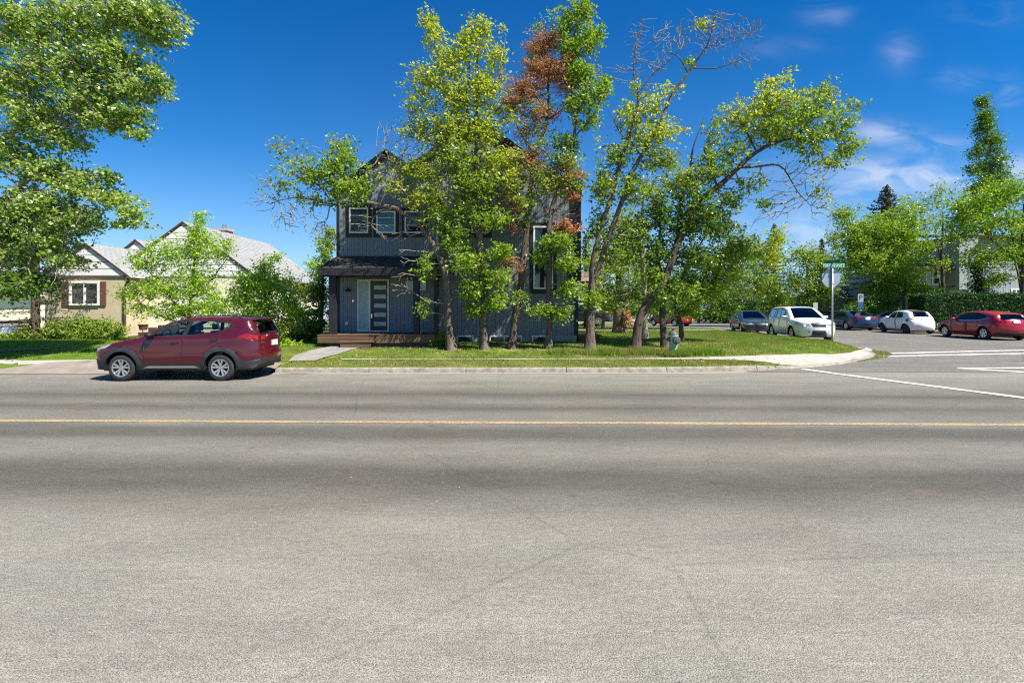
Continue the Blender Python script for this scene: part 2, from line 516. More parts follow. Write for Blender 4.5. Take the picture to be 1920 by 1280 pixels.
M['leaf_lime'] = leaf_mat('leaves_lime', [(.22, .42, .02), (.32, .52, .03), (.40, .56, .05), (.26, .46, .025)], .45)
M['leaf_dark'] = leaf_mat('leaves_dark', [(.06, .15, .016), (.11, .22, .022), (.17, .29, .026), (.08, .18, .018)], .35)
M['leaf_poplar'] = leaf_mat('leaves_poplar', [(.13, .25, .025), (.22, .36, .03), (.32, .44, .07), (.5, .55, .28), (.17, .3, .025)], .4, .25)
M['leaf_rust'] = leaf_mat('needles_rust', [(.34, .14, .06), (.50, .22, .10), (.56, .30, .16), (.28, .13, .06)], .3, .7)
M['needle'] = leaf_mat('needles_dark', [(.02, .045, .02), (.04, .07, .025), (.06, .09, .035)], .15, .6)
M['needle_brown'] = leaf_mat('needles_brown', [(.05, .06, .03), (.11, .08, .05), (.07, .08, .04), (.16, .10, .06)], .15, .6)
M['juniper'] = leaf_mat('juniper', [(.10, .20, .02), (.20, .31, .025), (.33, .42, .05), (.14, .24, .02)], .2, .6)
M['hedge'] = leaf_mat('hedge', [(.012, .05, .008), (.022, .08, .012), (.035, .11, .015)], .25, .5)
M['black'] = mat('black_matte', (.012, .012, .014), .6)
M['trim_black'] = noisy('trim_black', (.016, .016, .019), (.028, .027, .028), 3, .5, .1, 30)
M['white'] = mat('white_paint_trim', (.75, .75, .73), .5)
M['steel'] = noisy('galvanised', (.55, .57, .58), (.42, .44, .46), 12, .42, .1, 60, metal=.85)
M['rubber'] = noisy('rubber', (.025, .025, .026), (.045, .043, .04), 20, .8, .3, 80)
M['plastic'] = noisy('black_plastic', (.025, .027, .031), (.04, .042, .046), 6, .55, .15, 150)
M['rim'] = mat('alloy', (.62, .63, .66), .28, .85)
M['rim_dark'] = mat('alloy_dark', (.03, .03, .033), .4, .5)
M['chrome'] = mat('chrome', (.75, .75, .77), .12, 1.0)
M['cargl'] = glass_mat('car_glass', (.72, .80, .76), .75)
M['cargl_dark'] = glass_mat('car_glass_dark', (.10, .12, .13), .6)
M['lamp'] = mat('lamp_lens', (.42, .45, .48), .12, .3, .8, .5)
M['tail'] = mat('tail_lens', (.28, .005, .007), .15, 0, .5, .5)
M['plate'] = mat('plate_white', (.62, .63, .66), .4)
M['seat'] = mat('seat_cloth', (.26, .24, .22), .9)
M['seat_lt'] = mat('seat_cloth_light', (.35, .33, .30), .9)
M['winglass'] = mat('window_glass_dark', (.025, .035, .042), .04, 0, .9)
M['winglass_sky_tint'] = mat('window_glass_sky_tint', (.08, .22, .34), .06, 0, .8)  # reflection of blue sky put into the glass base colour
M['frost'] = noisy('frosted_glass', (.38, .52, .52), (.26, .38, .40), 14, .25, .4, 30, spec=.6)
def paint(name, c, flake=.0, rough=.3):
    m = mat(name, c, rough, 0, .4, .85); n = NT(m)
    v = n.coord('Object')
    d = n.noise(v, 3, 5)
    n.base(n.mix(n.math('MULTIPLY', d, .25), c, tuple(min(1, x * 1.3 + .01) for x in c)))
    return m
M['p_maroon'] = paint('paint_maroon', (.065, .0025, .008))
M['p_white'] = paint('paint_white', (.74, .74, .72), rough=.35)
M['p_red'] = paint('paint_red', (.30, .004, .012))
M['p_navy'] = paint('paint_navy', (.012, .03, .085))
M['p_slate'] = paint('paint_slate', (.022, .035, .055))
M['p_silver'] = paint('paint_silver', (.38, .41, .47))
M['p_black'] = paint('paint_black', (.012, .012, .013))

M['walk'] = noisy('walk_concrete', (.30, .29, .27), (.19, .185, .17), 2.5, .9, .5, 30)

# ================================================================== THE SETTING: ground, road, street, kerb, lawns
KW = dict(kind='structure')
def zero(x, y): return 0.0
# far ground reaches the horizon; it dips under the built-up part so that nothing lies flush
def farz(x, y):
    d = math.hypot(x, y)
    return -0.25 if d < 160 else -0.25
o = mk('ground', [(-1500, -400, -.3), (1500, -400, -.3), (1500, 1800, -.3), (-1500, 1800, -.3)], [(0, 1, 2, 3)], M['ground'], None, **KW)
road_poly = [(-90, -6), (90, -6), (90, 14.75), (-90, 14.75)]
sheet('road', road_poly, zero, 0, M['road'], 4.0, **KW)

street_poly = [(7.2, 14.7)] + [(x - .12, y + .1) for x, y in EDGE[1:]] + [(12.5, 38.2), (7, 43), (7, 52), (15, 52), (20, 62), (24, 90), (36, 90), (33, 60), (27.6, 36), (27.4, 22.5), (29, 18), (34, 15.6), (90, 14.7)]
sheet('side_street', street_poly, lambda x, y: roadz(x, y) + (.0), .006, M['street'], 1.2, **KW)

# lawns: the strip in front of both houses, everything behind the kerb
lawn_poly = [(-80, 14.75)] + [(-7.28, 14.75)] + [(x, y + .14) for x, y in KS if x > -7.28 and y < 15.9] + [(x - .16, y + .05) for x, y in KS if y >= 15.9] + [(12.3, 38.0), (6.8, 43), (6.8, 90), (-80, 90)]
sheet('lawn', lawn_poly, lawnz, 0, M['lawn'], .7, .012, **KW)
right_lawn = [(27.75, 90 - 30), (27.9, 36), (27.7, 23), (29.3, 18.4), (34, 16.0), (90, 15.1), (90, 95), (36.5, 90)]
sheet('far_lawn', right_lawn, lambda x, y: roadz(x, y) + .14, 0, M['lawn'], 1.5, **KW)

def kerb_mesh(name, path, w=.16, hf=None, seg=None):
    # L-shaped kerb stone run: face, top, back; joints left open every 3 m
    b = MB()
    pts = [np.array(p) for p in path]
    L = [0]
    for i in range(1, len(pts)): L.append(L[-1] + np.hypot(*(pts[i] - pts[i - 1])))
    tot = L[-1]
    def at(s):
        s = min(max(s, 0), tot)
        x = np.interp(s, L, [p[0] for p in pts]); y = np.interp(s, L, [p[1] for p in pts])
        s2 = min(s + .05, tot); s1 = s2 - .1
        d = np.array([np.interp(s2, L, [p[0] for p in pts]) - np.interp(s1, L, [p[0] for p in pts]), np.interp(s2, L, [p[1] for p in pts]) - np.interp(s1, L, [p[1] for p in pts])])
        d /= np.hypot(*d)
        return np.array([x, y]), np.array([-d[1], d[0]])
    s = 0
    rng = random.Random(3)
    while s < tot - .1:
        e = min(s + 3.0 + rng.uniform(-.2, .2), tot)
        k = max(2, int((e - s) / .35))
        ring = []
        dz = rng.uniform(-.008, .008)
        for i in range(k + 1):
            p, n = at(s + .012 + (e - s - .024) * i / k)
            zr = roadz(*p); zt = lawnz(*(p + n * .15)) + .012 if hf is None else hf(*p)
            zt += dz + rng.uniform(-.003, .003)
            ring.append([(p[0] - n[0] * .03, p[1] - n[1] * .03, zr - .05), (p[0] - n[0] * .028, p[1] - n[1] * .028, zr + .004), (p[0], p[1], max(zt - .035, zr + .006)), (p[0] + n[0] * .03, p[1] + n[1] * .03, zt),
                         (p[0] + n[0] * w, p[1] + n[1] * w, zt), (p[0] + n[0] * w, p[1] + n[1] * w, zr - .05)])
        V = [q for r_ in ring for q in r_]; F = []
        for i in range(k):
            for j in range(5): F.append((i * 6 + j, (i + 1) * 6 + j, (i + 1) * 6 + j + 1, i * 6 + j + 1))
        F += [tuple(range(6)), tuple(range(k * 6 + 5, k * 6 - 1, -1))]
        b.add(V, F)
        s = e
    return b.build(name, M['kerb'], **KW)
kerb_mesh('kerb', KS)
kerb_mesh('far_kerb', [(27.5, 62), (27.5, 36), (27.35, 23), (29, 18.1), (34, 15.7), (90, 14.85)], hf=lambda x, y: roadz(x, y) + .16)
kerb_mesh('left_kerb', [(-90, 14.62), (-16.6, 14.62)])

# gutter strip of pale worn concrete along the kerb
sheet('gutter', [(-16.6, 14.25), (-7.3, 14.28), (5.8, 14.4), (7.4, 14.6), (7.4, 14.98), (5.8, 14.8), (3.5, 14.68), (-16.6, 14.66)], zero, .004, noisy('gutter', (.30, .28, .24), (.24, .225, .19), 1.5, .9, .4, 40), .8, **KW)

def poly_px(pts, zf=lawnz): return [G(px, py, zf) for px, py in pts]
# sidewalk: almost lost in the grass on the left, broad and bare at the corner
lz = lambda x, y: lawnz(x, y)
sheet('sidewalk', poly_px([(640, 673.2), (960, 673.2), (1180, 672.6), (1300, 671), (1400, 668), (1480, 665.5), (1560, 665), (1595, 662), (1618, 656), (1624, 652), (1636, 656), (1634, 664), (1610, 674), (1570, 681.5), (1500, 686.5), (1466, 684.5), (1440, 680), (1380, 676), (1300, 674.2), (1180, 674.2), (960, 674.8), (640, 674.8)]), lawnz, .022, M['concrete'], .5, **KW)
sheet('left_sidewalk', poly_px([(-200, 678), (40, 677.5), (150, 676), (520, 676), (520, 682), (190, 683.5), (60, 684), (-200, 687)]), lawnz, .03, M['concrete'], .5, **KW)
def dz_(x, y): return float(np.interp(y, [14.3, 15.6, 15.9], [-.045, .155, .27]))
sheet('driveway', [(-16.5, 14.3), (-7.4, 14.3), (-7.4, 14.85)] + [(-7.5, 15.5)] + [(-13.5, 15.75), (-15.2, 15.6)], dz_, .06, M['paver'], .4, **KW)
sheet('front_walk', poly_px([(540, 678.5), (592, 676.5), (640, 663), (684, 650.5), (632, 648.8), (586, 657), (556, 666)]), lawnz, .03, M['walk'], .4, **KW)
sheet('back_sidewalk', [(2.5, 32.2), (13.9, 32.2), (15.0, 30.5), (15.1, 32), (13.9, 33.6), (2.5, 33.6)], lawnz, .03, M['concrete'], .8, **KW)
sheet('garden_path', poly_px([(-60, 661), (60, 655), (150, 648.5), (150, 649.6), (60, 656.6), (-60, 664)]), lawnz, .03, M['paver'], .5, **KW)

# painted lines
def stripe(name, a, b, w, zf, off, m, **kw):
    a, b = np.array(a), np.array(b)
    d = (b - a) / np.hypot(*(b - a)); n = np.array([-d[1], d[0]]) * w / 2
    return sheet(name, [a - n, b - n, b + n, a + n], zf, off, m, 1.0, **kw)
rz_ = lambda x, y: roadz(x, y)
stripe('centre_line', (-60, 8.70 + .0 * 60 + .6), (60, 8.1 - .85 + .0), .155, zero, .005, M['yellow_line'], **KW)
a_, b_ = G(1506, 692, rz_), G(1925, 757.5, zero)
stripe('crosswalk_line', (a_[0], a_[1]), (b_[0] + 1.2, b_[1] - .65), .29, rz_, .011, M['white_line'], **KW)
c_, d_ = G(1795, 690.5, rz_), G(1925, 703, rz_)
stripe('crosswalk_line', c_, (d_[0] + 2.5, d_[1] - .6), .26, rz_, .011, M['white_line'], **KW)
e_, f_ = G(1797, 691, rz_), G(1925, 688.5, rz_)
stripe('stop_line', e_, (f_[0] + 3, f_[1]), .24, rz_, .014, M['white_line'], **KW)
for (p, q, w) in [((1650, 668.5), (1925, 663), .26), ((1668, 662.5), (1925, 656.5), .26)]:
    a_, b_ = G(*p, rz_), G(*q, rz_)
    stripe('crosswalk_line', a_, (b_[0] + 2, b_[1] + .3), w, rz_, .011, M['white_line'], **KW)

# ================================================================== HOUSES
def siding_mat(name, c, period, axis=0, groove=.45):
    m = mat(name, c, .55, 0, .3); n = NT(m)
    v = n.coord('Object')
    sp = n.n('ShaderNodeSeparateXYZ'); n.l(v, sp.inputs[0])
    fr = n.math('FRACT', n.math('DIVIDE', sp.outputs[axis], period))
    if axis == 0:
        h = n.ramp(fr, [(0, (0, 0, 0)), (.06, (.0, .0, .0)), (.12, (1, 1, 1)), (.55, (1, 1, 1)), (.58, (.6, .6, .6)), (.62, (1, 1, 1)), (.97, (1, 1, 1)), (1, (0, 0, 0))])
    else:
        h = n.ramp(fr, [(0, (0, 0, 0)), (.07, (0, 0, 0)), (.10, (.93, .93, .93)), (1, (1, 1, 1))])
    base = n.mix(n.noise(n.coord('Object', (1, 1, .3)), 1.2, 5), tuple(x * .86 for x in c), tuple(min(1, x * 1.12) for x in c))
    n.base(n.mix(h, tuple(x * groove for x in c), base))
    n.bump(h, .8, .02)
    return m
def shingle_mat(name, c1, c2, row=.14, coord='Object'):
    m = mat(name, c1, .95, 0, .15); n = NT(m)
    v = n.coord(coord)
    br = n.n('ShaderNodeTexBrick'); br.offset = .5
    br.inputs['Scale'].default_value = 1.0
    br.inputs['Brick Width'].default_value = .32; br.inputs['Row Height'].default_value = row
    br.inputs['Mortar Size'].default_value = .012; br.inputs['Mortar Smooth'].default_value = .2
    br.inputs['Color1'].default_value = (*c1, 1); br.inputs['Color2'].default_value = (*c2, 1)
    br.inputs['Mortar'].default_value = (*[x * .35 for x in c1], 1)
    n.l(v, br.inputs['Vector'])
    c = n.mix(.5, br.outputs[0], n.ramp(n.noise(v, 14, 4, .7), [(.3, (.25, .25, .25)), (.7, (.8, .8, .8))]), 'OVERLAY')
    n.base(c); n.bump(br.outputs['Fac'], -.5, .03)
    return m
M['siding_dark'] = siding_mat('vertical_board_siding', (.20, .228, .272), .16, 0, .68)
M['shingle_dark'] = shingle_mat('shingles_charcoal', (.075, .068, .062), (.045, .042, .04))
M['shingle_light'] = shingle_mat('shingles_pale_grey', (.30, .31, .315), (.25, .26, .27), .2)
M['shingle_brown'] = shingle_mat('shingles_brown', (.12, .095, .085), (.09, .07, .065))
M['shingle_tan'] = shingle_mat('shingles_tan', (.24, .19, .15), (.2, .155, .125))
M['stucco'] = noisy('stucco_tan', (.56, .48, .33), (.48, .41, .28), 2.2, .95, .6, 26, dist=.015)
M['stucco_cream'] = noisy('stucco_cream', (.80, .75, .62), (.74, .69, .56), 2.2, .95, .4, 26, dist=.012)
M['white_siding'] = siding_mat('white_lap_siding', (.80, .81, .80), .34, 2, .15)
M['foundation'] = noisy('foundation_concrete', (.36, .36, .33), (.24, .25, .22), 5, .9, .6, 40)
M['cedar'] = noisy('cedar_boards', (.19, .115, .065), (.10, .062, .038), 3, .7, .3, 40, stretch=(.25, 1, 3))
M['brown'] = noisy('brown_trim', (.075, .042, .034), (.10, .058, .045), 4, .6, .2, 30)
M['shutter'] = siding_mat('shutter_brown', (.16, .075, .055), .07, 2, .35)
M['dark_brick'] = noisy('dark_stone', (.10, .085, .08), (.18, .15, .14), 8, .9, .5, 20)

class Slope:
    pass
def roof_slab(name, a, b, c, d, t, m, parent, **kw):
    """roof plane a-b along the eave, d-c along the ridge, its local x axis along the eave so shingle rows follow the slope"""
    a, b, c, d = [Vector(p) for p in (a, b, c, d)]
    X = (b - a).normalized(); N = X.cross(d - a).normalized()
    if N.z < 0: N = -N
    Yv = N.cross(X)
    Mx = Matrix((X, Yv, N)).transposed().to_4x4(); Mx.translation = a
    inv = Mx.inverted()
    L = [inv @ p for p in (a, b, c, d)]
    V = [(p.x, p.y, 0) for p in L] + [(p.x, p.y, -t) for p in L]
    F = [(0, 1, 2, 3), (7, 6, 5, 4), (0, 4, 5, 1), (1, 5, 6, 2), (2, 6, 7, 3), (3, 7, 4, 0)]
    mm = m if isinstance(m, (list, tuple)) else [m]
    o = mk(name, V, F, mm, parent, mi=[0] + [len(mm) - 1] * 5, **kw)
    bm = bmesh.new(); bm.from_mesh(o.data); bmesh.ops.recalc_face_normals(bm, faces=bm.faces); bm.to_mesh(o.data); bm.free()
    pm = Matrix.Translation(parent.location) if parent else Matrix()
    o.matrix_basis = pm.inverted() @ Mx
    return o

def window(parent, loc, x0, x1, y, z0, z1, fw=.06, mf='white', gl='winglass', bars=(), vbars=(), trim=None, proud=.05, name='window', label=None):
    """window on a wall facing -y at depth y: coordinates in world, shifted to the parent"""
    ox, oy, oz = loc
    b = MB()
    X0, X1, Z0, Z1, Y = x0 - ox, x1 - ox, z0 - oz, z1 - oz, y - oy
    if trim:
        tw = trim
        t = MB()
        t.box(X0 - tw, X1 + tw, Y - proud * .6, Y + .02, Z1, Z1 + tw); t.box(X0 - tw, X1 + tw, Y - proud * .7, Y + .02, Z0 - tw * 1.3, Z0)
        t.box(X0 - tw, X0, Y - proud * .65, Y + .02, Z0, Z1); t.box(X1, X1 + tw, Y - proud * .65, Y + .02, Z0, Z1)
    b.box(X0, X1, Y - proud, Y + .02, Z1 - fw, Z1); b.box(X0, X1, Y - proud, Y + .02, Z0, Z0 + fw)
    b.box(X0, X0 + fw, Y - proud, Y + .02, Z0 + fw, Z1 - fw); b.box(X1 - fw, X1, Y - proud, Y + .02, Z0 + fw, Z1 - fw)
    for q in bars:
        zz = Z0 + (Z1 - Z0) * q; b.box(X0 + fw, X1 - fw, Y - proud * .8, Y, zz - fw * .2, zz + fw * .2)
    for q in vbars:
        xx = X0 + (X1 - X0) * q; b.box(xx - fw * .4, xx + fw * .4, Y - proud * .85, Y, Z0 + fw, Z1 - fw)
    f = b.build(name, M[mf], parent)
    if label: f['label'] = label
    g = MB(); g.box(X0 + fw, X1 - fw, Y - .012, Y + .015, Z0 + fw, Z1 - fw)
    g.build('pane', M[gl], f)
    if trim: t.build('casing', M['trim_black'], f)
    return f
def X_(px, D): return (px - CX) / FPX * D
def Z_(py, D): return CH + (HY - py) / FPX * D

# ---------------------------------------------------------------- the dark two-storey house
HD = 20.0
hl = (-2.3, HD, .5)
house = empty('house', hl, label='dark blue-grey two-storey house with black trim behind the row of trees', cat='house')
def hx(px): return X_(px, HD) - hl[0]
def hz(py): return Z_(py, HD) - hl[2]
def loc3(x, y, z): return (x - hl[0], y - hl[1], z - hl[2])
wl, wr = X_(632, HD), X_(1083, HD)
bodyp = [(wl, .85), (wr, .85), (wr, 6.80), (-1.46, 9.75), (-4.38, 7.70), (-5.30, 8.38), (wl, 6.88)]
b = MB(); b.prism([(x - hl[0], z - hl[2]) for x, z in bodyp], 0, 15)
b.build('wall', M['siding_dark'], house)
b = MB(); b.box(wl + .04 - hl[0], wr - .04 - hl[0], .05, 14.9, -.45, .352)
b.build('foundation', M['foundation'], house)
# belt line and corner boards
b = MB()
b.box(wl - .02 - hl[0], wl + .10 - hl[0], -.03, .1, .35, 6.35); b.build('corner_board', M['trim_black'], house); b = MB(); b.box(wr - .14 - hl[0], wr + .03 - hl[0], -.03, .12, .35, 6.3)
b.build('corner_board', M['trim_black'], house)
b = MB(); b.box(hx(1066), hx(1089), -.12, .3, hz(528), hz(497)); b.build('side_canopy', M['trim_black'], house)
b = MB(); b.box(hx(1071), hx(1089), -.06, .3, hz(498) + .005, hz(352)); b.build('chimney_chase', M['trim_black'], house)
def gable_roof(parent, loc, apx, azz, lx, lz, rx, rz, y0, y1, t, mats, over=0):
    roof_slab('roof', (lx, y0, lz), (lx, y1, lz), (apx, y1, azz), (apx, y0, azz), t, mats, parent)
    roof_slab('roof', (rx, y0, rz), (rx, y1, rz), (apx, y1, azz), (apx, y0, azz), t, mats, parent)
sd = [M['shingle_dark'], M['trim_black']]
gable_roof(house, hl, -1.46, 10.0, -4.5, 7.87, 3.0, 6.88, HD - .12, HD + 15.3, .28, sd)
gable_roof(house, hl, -5.30, 8.66, wl - .35, 6.86, -4.2, 7.92, HD - .11, HD + 15.2, .28, sd)
# windows
for i, (p0, p1, t, gl) in enumerate([(655, 691, 390, 'winglass'), (706, 742, 396, 'winglass_sky_tint'), (759, 796, 396, 'winglass'), (884, 916, 398, 'winglass')]):
    window(house, hl, X_(p0, HD), X_(p1, HD), HD, Z_(437.5, HD), Z_(t, HD), .06, gl=gl, bars=(.36, .70), trim=.13, label=['leftmost upper window over the porch roof', 'second upper window with a blue sky reflection in its glass colour', 'third upper window behind the leaning limb', 'upper window hidden behind the leaves'][i])
window(house, hl, X_(1000, HD), X_(1037, HD), HD, Z_(542, HD), Z_(424, HD), .07, trim=.15, label='tall stair window in a black casing')
for p0, p1 in ((763, 778.5), (785.5, 799)):
    window(house, hl, X_(p0, HD), X_(p1, HD), HD, Z_(544, HD), Z_(516, HD), .045, gl='winglass_sky_tint', bars=(.5,), label='small square window under the porch roof')
for p0, p1, vb in ((856, 888, ()), (918, 979, (.45,)), (997, 1028, ())):
    window(house, hl, X_(p0, HD), X_(p1, HD), HD, Z_(643, HD), Z_(628.5, HD), .06, vbars=vb, proud=.06, label='low basement window in the foundation')
# downpipes
b = MB(); b.tube([loc3(X_(821, HD), HD - .08, Z_(625, HD)), loc3(X_(821, HD), HD - .08, Z_(470, HD)), loc3(X_(821, HD), HD - .05, Z_(400, HD))], .05, 8)
b.build('downpipe', mat('downpipe_pale', (.55, .58, .62), .4), house)
b = MB(); b.tube([loc3(X_(855.5, HD), HD - .06, Z_(518, HD)), loc3(X_(855.5, HD), HD - .06, Z_(440, HD))], .035, 8)
b.build('downpipe', mat('conduit_pale', (.6, .63, .66), .4), house)
# front door and sidelight
b = MB()
x0, x1, z0, z1 = hx(671), hx(729.5), hz(621.5), hz(524)
fw = .05
b.box(x0, x1, -.07, .02, z1 - fw, z1); b.box(x0, x1, -.09, .02, z0, z0 + fw); b.box(x0, x0 + fw, -.07, .02, z0 + fw, z1 - fw); b.box(x1 - fw, x1, -.07, .02, z0 + fw, z1 - fw)
b.box(hx(692), hx(692) + .07, -.068, .02, z0 + fw, z1 - fw)
fr = b.build('door_frame', M['white'], house)
b = MB(); b.box(x0 + fw, hx(692), -.03, .0, z0 + fw, z1 - fw); b.build('sidelight', M['frost'], house)
b = MB(); b.box(hx(692) + .075, x1 - fw - .003, -.045, 0, z0 + fw + .003, z1 - fw - .003)
door = b.build('door', mat('door_black', (.013, .012, .014), .35), house, label='black front door with five frosted glass strips')
for k in range(5):
    zc = hz(539 + k * 17); b = MB(); b.box(hx(702), hx(724), -.052, -.04, zc - .085, zc + .085); b.build('door_lite', M['frost'], door)
b = MB(); b.tube([(hx(697.5), -.10, hz(589)), (hx(697.5), -.10, hz(596))], .018, 8); b.box(hx(696.5), hx(699), -.075, -.045, hz(597), hz(588)); b.build('door_handle', M['chrome'], door)
b = MB(); b.lathe([(.0, .0), (.12, .01), (.13, .05), (.05, .09), (.04, .16), (0, .16)], 'z', (hx(655), -.18, hz(547)), 14); b.box(hx(655) - .05, hx(655) + .05, -.16, .0, hz(546), hz(543)); b.build('wall_lamp', M['trim_black'], house)
b = MB(); b.box(hx(648), hx(652.5), -.04, 0, hz(609), hz(603)); b.build('outlet_box', M['white'], house)
b = MB(); b.box(hx(661), hx(663.3), -.03, 0, hz(566), hz(562)); b.build('doorbell', M['chrome'], house)
# porch: hipped-end roof, posts, cedar deck
PD = 18.15
pl, pr = X_(596, 18.1), X_(826, 18.1)
zt, ze = 4.18, 3.52
sl_ = roof_slab('porch_roof', (pl, PD - .05, ze), (pr, PD - .05, ze), (pr - .25, HD - .02, zt), (wl + .02, HD - .02, zt), .05, sd, house)
roof_slab('porch_roof', (pl, PD - .05, ze), (pl, HD - .02, ze), (wl + .02, HD - .021, zt), (wl + .02, HD - .022, zt), .03, sd, house)
b = MB(); b.box(pl - hl[0] + .01, pr - hl[0] - .01, PD - HD - .04, PD - HD + .04, ze - .28 - .5, ze - .03 - .5)
b.box(pl - hl[0] + .01, pl - hl[0] + .09, PD - HD + .041, -.021, ze - .28 - .5, ze - .03 - .5)
b.box(pl - hl[0] + .1, pr - hl[0] - .02, PD - HD + .041, -.02, ze - .24 - .5, ze - .21 - .5)
b.box(pr - hl[0] - .09, pr - hl[0] - .012, PD - HD + .041, -.021, ze - .28 - .5, ze - .03 - .5)
b.build('porch_fascia', M['trim_black'], house)
for p0, p1, d in ((616, 629, 18.4), (774.5, 785.5, 18.4), (813.5, 821, 18.6)):
    b = MB(); b.box(X_(p0, d) - hl[0], X_(p1, d) - hl[0], d - HD, d - HD + .2, .47, 2.76); b.build('porch_post', M['trim_black'], house)
b = MB(); dl, dr = X_(594, 18.15), X_(817, 18.15)
for k in range(12):
    y0 = 18.16 + k * .152; b.box(dl - hl[0], dr - hl[0], y0 - HD, y0 + .145 - HD, .43, .47)
deck = b.build('porch_deck', M['cedar'], house)
b = MB(); b.box(dl + .02 - hl[0], dr - .02 - hl[0], 18.17 - HD, 18.21 - HD, .16, .427); b.build('deck_skirt', M['cedar'], deck)
b = MB(); b.box(X_(637, 17.9) - hl[0], X_(697, 17.9) - hl[0], 17.83 - HD, 18.165 - HD, .2, .24); b.box(X_(637, 17.9) + .03 - hl[0], X_(697, 17.9) - .03 - hl[0], 17.86 - HD, 17.9 - HD, -.02, .2)
b.build('porch_step', M['cedar'], deck)
b = MB(); b.box(dl + .3 - hl[0], dr - .3 - hl[0], 18.4 - HD, 19.9 - HD, -.1, .15); b.build('deck_footing', M['dark_brick'], deck)
roof_slab('side_awning', (X_(1077, 21), HD + .6, Z_(528, 21)), (X_(1108, 21), HD + .6, Z_(528, 21)), (X_(1108, 21), HD + 1.4, Z_(508, 21)), (X_(1077, 21), HD + 1.4, Z_(508, 21)), .08, [M['shingle_tan'], M['trim_black']], house)
# side landing at the right corner
b = MB(); b.box(wr + .03 - hl[0], wr + 1.1 - hl[0], .3, 1.8, .28, .33); b.box(wr + .1 - hl[0], wr + 1.0 - hl[0], .4, 1.7, -.1, .28)
b.build('side_landing', M['cedar'], house)

# ---------------------------------------------------------------- the bungalow on the left
BD = 23.5
bl = (-17.5, BD, .5)
bung = empty('bungalow', bl, label='tan stucco bungalow with white gables and pale grey shingle roof', cat='house')
def bxx(px, D=BD): return X_(px, D) - bl[0]
def bzz(py, D=BD): return Z_(py, D) - bl[2]
ax, azz_ = X_(162, BD), Z_(459, BD)
x0, x1, ze = X_(84, BD), X_(235, BD), Z_(516, BD)
b = MB(); b.box(x0 - bl[0], x1 - bl[0], 0, 10, -.3, ze - bl[2] - .03); b.build('wall', M['stucco'], bung, label='tan stucco wall of the projecting wing')
b = MB(); b.prism([(x0 - bl[0] - .02, ze - bl[2] - .02), (x1 - bl[0] + .02, ze - bl[2] - .02), (ax - bl[0], azz_ - bl[2])], -.03, .3); b.build('gable', M['white_siding'], bung)
sl2 = [M['shingle_light'], M['brown']]
def groof(ax, az, hw_l, hw_r, ze_, y0, y1):
    gable_roof(bung, bl, ax, az, ax - hw_l, ze_, ax + hw_r, ze_, y0, y1, .09, sl2)
groof(ax, azz_ + .1, 2.3, 2.3, ze - .12, BD - .1, BD + 8)
# main block with big gable
MD = 25.0
mx_, mz = X_(344, MD), Z_(420, MD)
mze = Z_(518, MD)
ml, mr = X_(212, MD), X_(476, MD)
b = MB(); b.box(ml - bl[0], mr - bl[0], MD - BD, MD - BD + 9, .45, mze - bl[2] - .03); b.build('wall', M['stucco_cream'], bung, label='cream wall beside the front steps')
b = MB(); b.box(ml - bl[0] + .03, mr - bl[0] - .03, MD - BD - .03, MD - BD + 8.9, -.3, .44); b.build('foundation', M['stucco_cream'], bung)
b = MB(); b.box(x1 - bl[0] + .01, mr - bl[0], MD - BD - .05, MD - BD - .001, .42, .47); b.build('ledge', M['brown'], bung)
b = MB(); b.prism([(ml - bl[0], mze - bl[2] - .02), (mr - bl[0], mze - bl[2] - .02), (mx_ - bl[0], mz - bl[2])], MD - BD - .04, MD - BD + .3); b.build('gable', M['white_siding'], bung)
groof(mx_, mz + .14, mx_ - ml + .35, mr - mx_ + .35, mze - .1, MD - .1, MD + 8.8)
window(bung, bl, X_(352, MD), X_(372, MD), MD - .04, Z_(478, MD), Z_(445, MD), .06, vbars=(.5,), label='narrow attic window in the big gable')
# cross gable peeping between the two
cx_, cz = X_(256, 27), Z_(452, 27)
b = MB(); b.prism([(cx_ - 1.5 - bl[0], cz - 1.2 - bl[2]), (cx_ + 1.5 - bl[0], cz - 1.2 - bl[2]), (cx_ - bl[0], cz - bl[2])], 27 - BD - .04, 27 - BD + .3); b.build('gable', M['white_siding'], bung)
groof(cx_, cz + .1, 1.75, 1.75, cz - 1.3, 26.88, 30)
# brown gutter band, downpipe
b = MB(); b.box(x1 - bl[0] + .03, bxx(300, MD - .4), MD - BD - .45, MD - BD - .33, mze - bl[2] - .2, mze - bl[2] - .08)
b.box(x0 - bl[0], x1 - bl[0] + .03, -.06, -.035, ze - bl[2] - .1, ze - bl[2] - .02)
b.build('gutter', M['brown'], bung)
dpx = bxx(234, BD - .1)
b = MB(); b.tube([(dpx + .28, -.25, bzz(520)), (dpx + .2, -.12, bzz(527)), (dpx, -.1, bzz(536)), (dpx, -.1, bzz(560)), (dpx, -.1, bzz(626))], .055, 8); b.build('downpipe', M['brown'], bung)
w = window(bung, bl, X_(132, BD), X_(188, BD), BD, Z_(572.5, BD), Z_(528, BD), .09, vbars=(.5,), proud=.09, label='sliding window between brown shutters')
for p0, p1 in ((118, 130.5), (189, 199.5)):
    b = MB(); b.box(bxx(p0), bxx(p1), -.06, 0, bzz(573), bzz(528)); b.build('shutter', M['shutter'], bung)
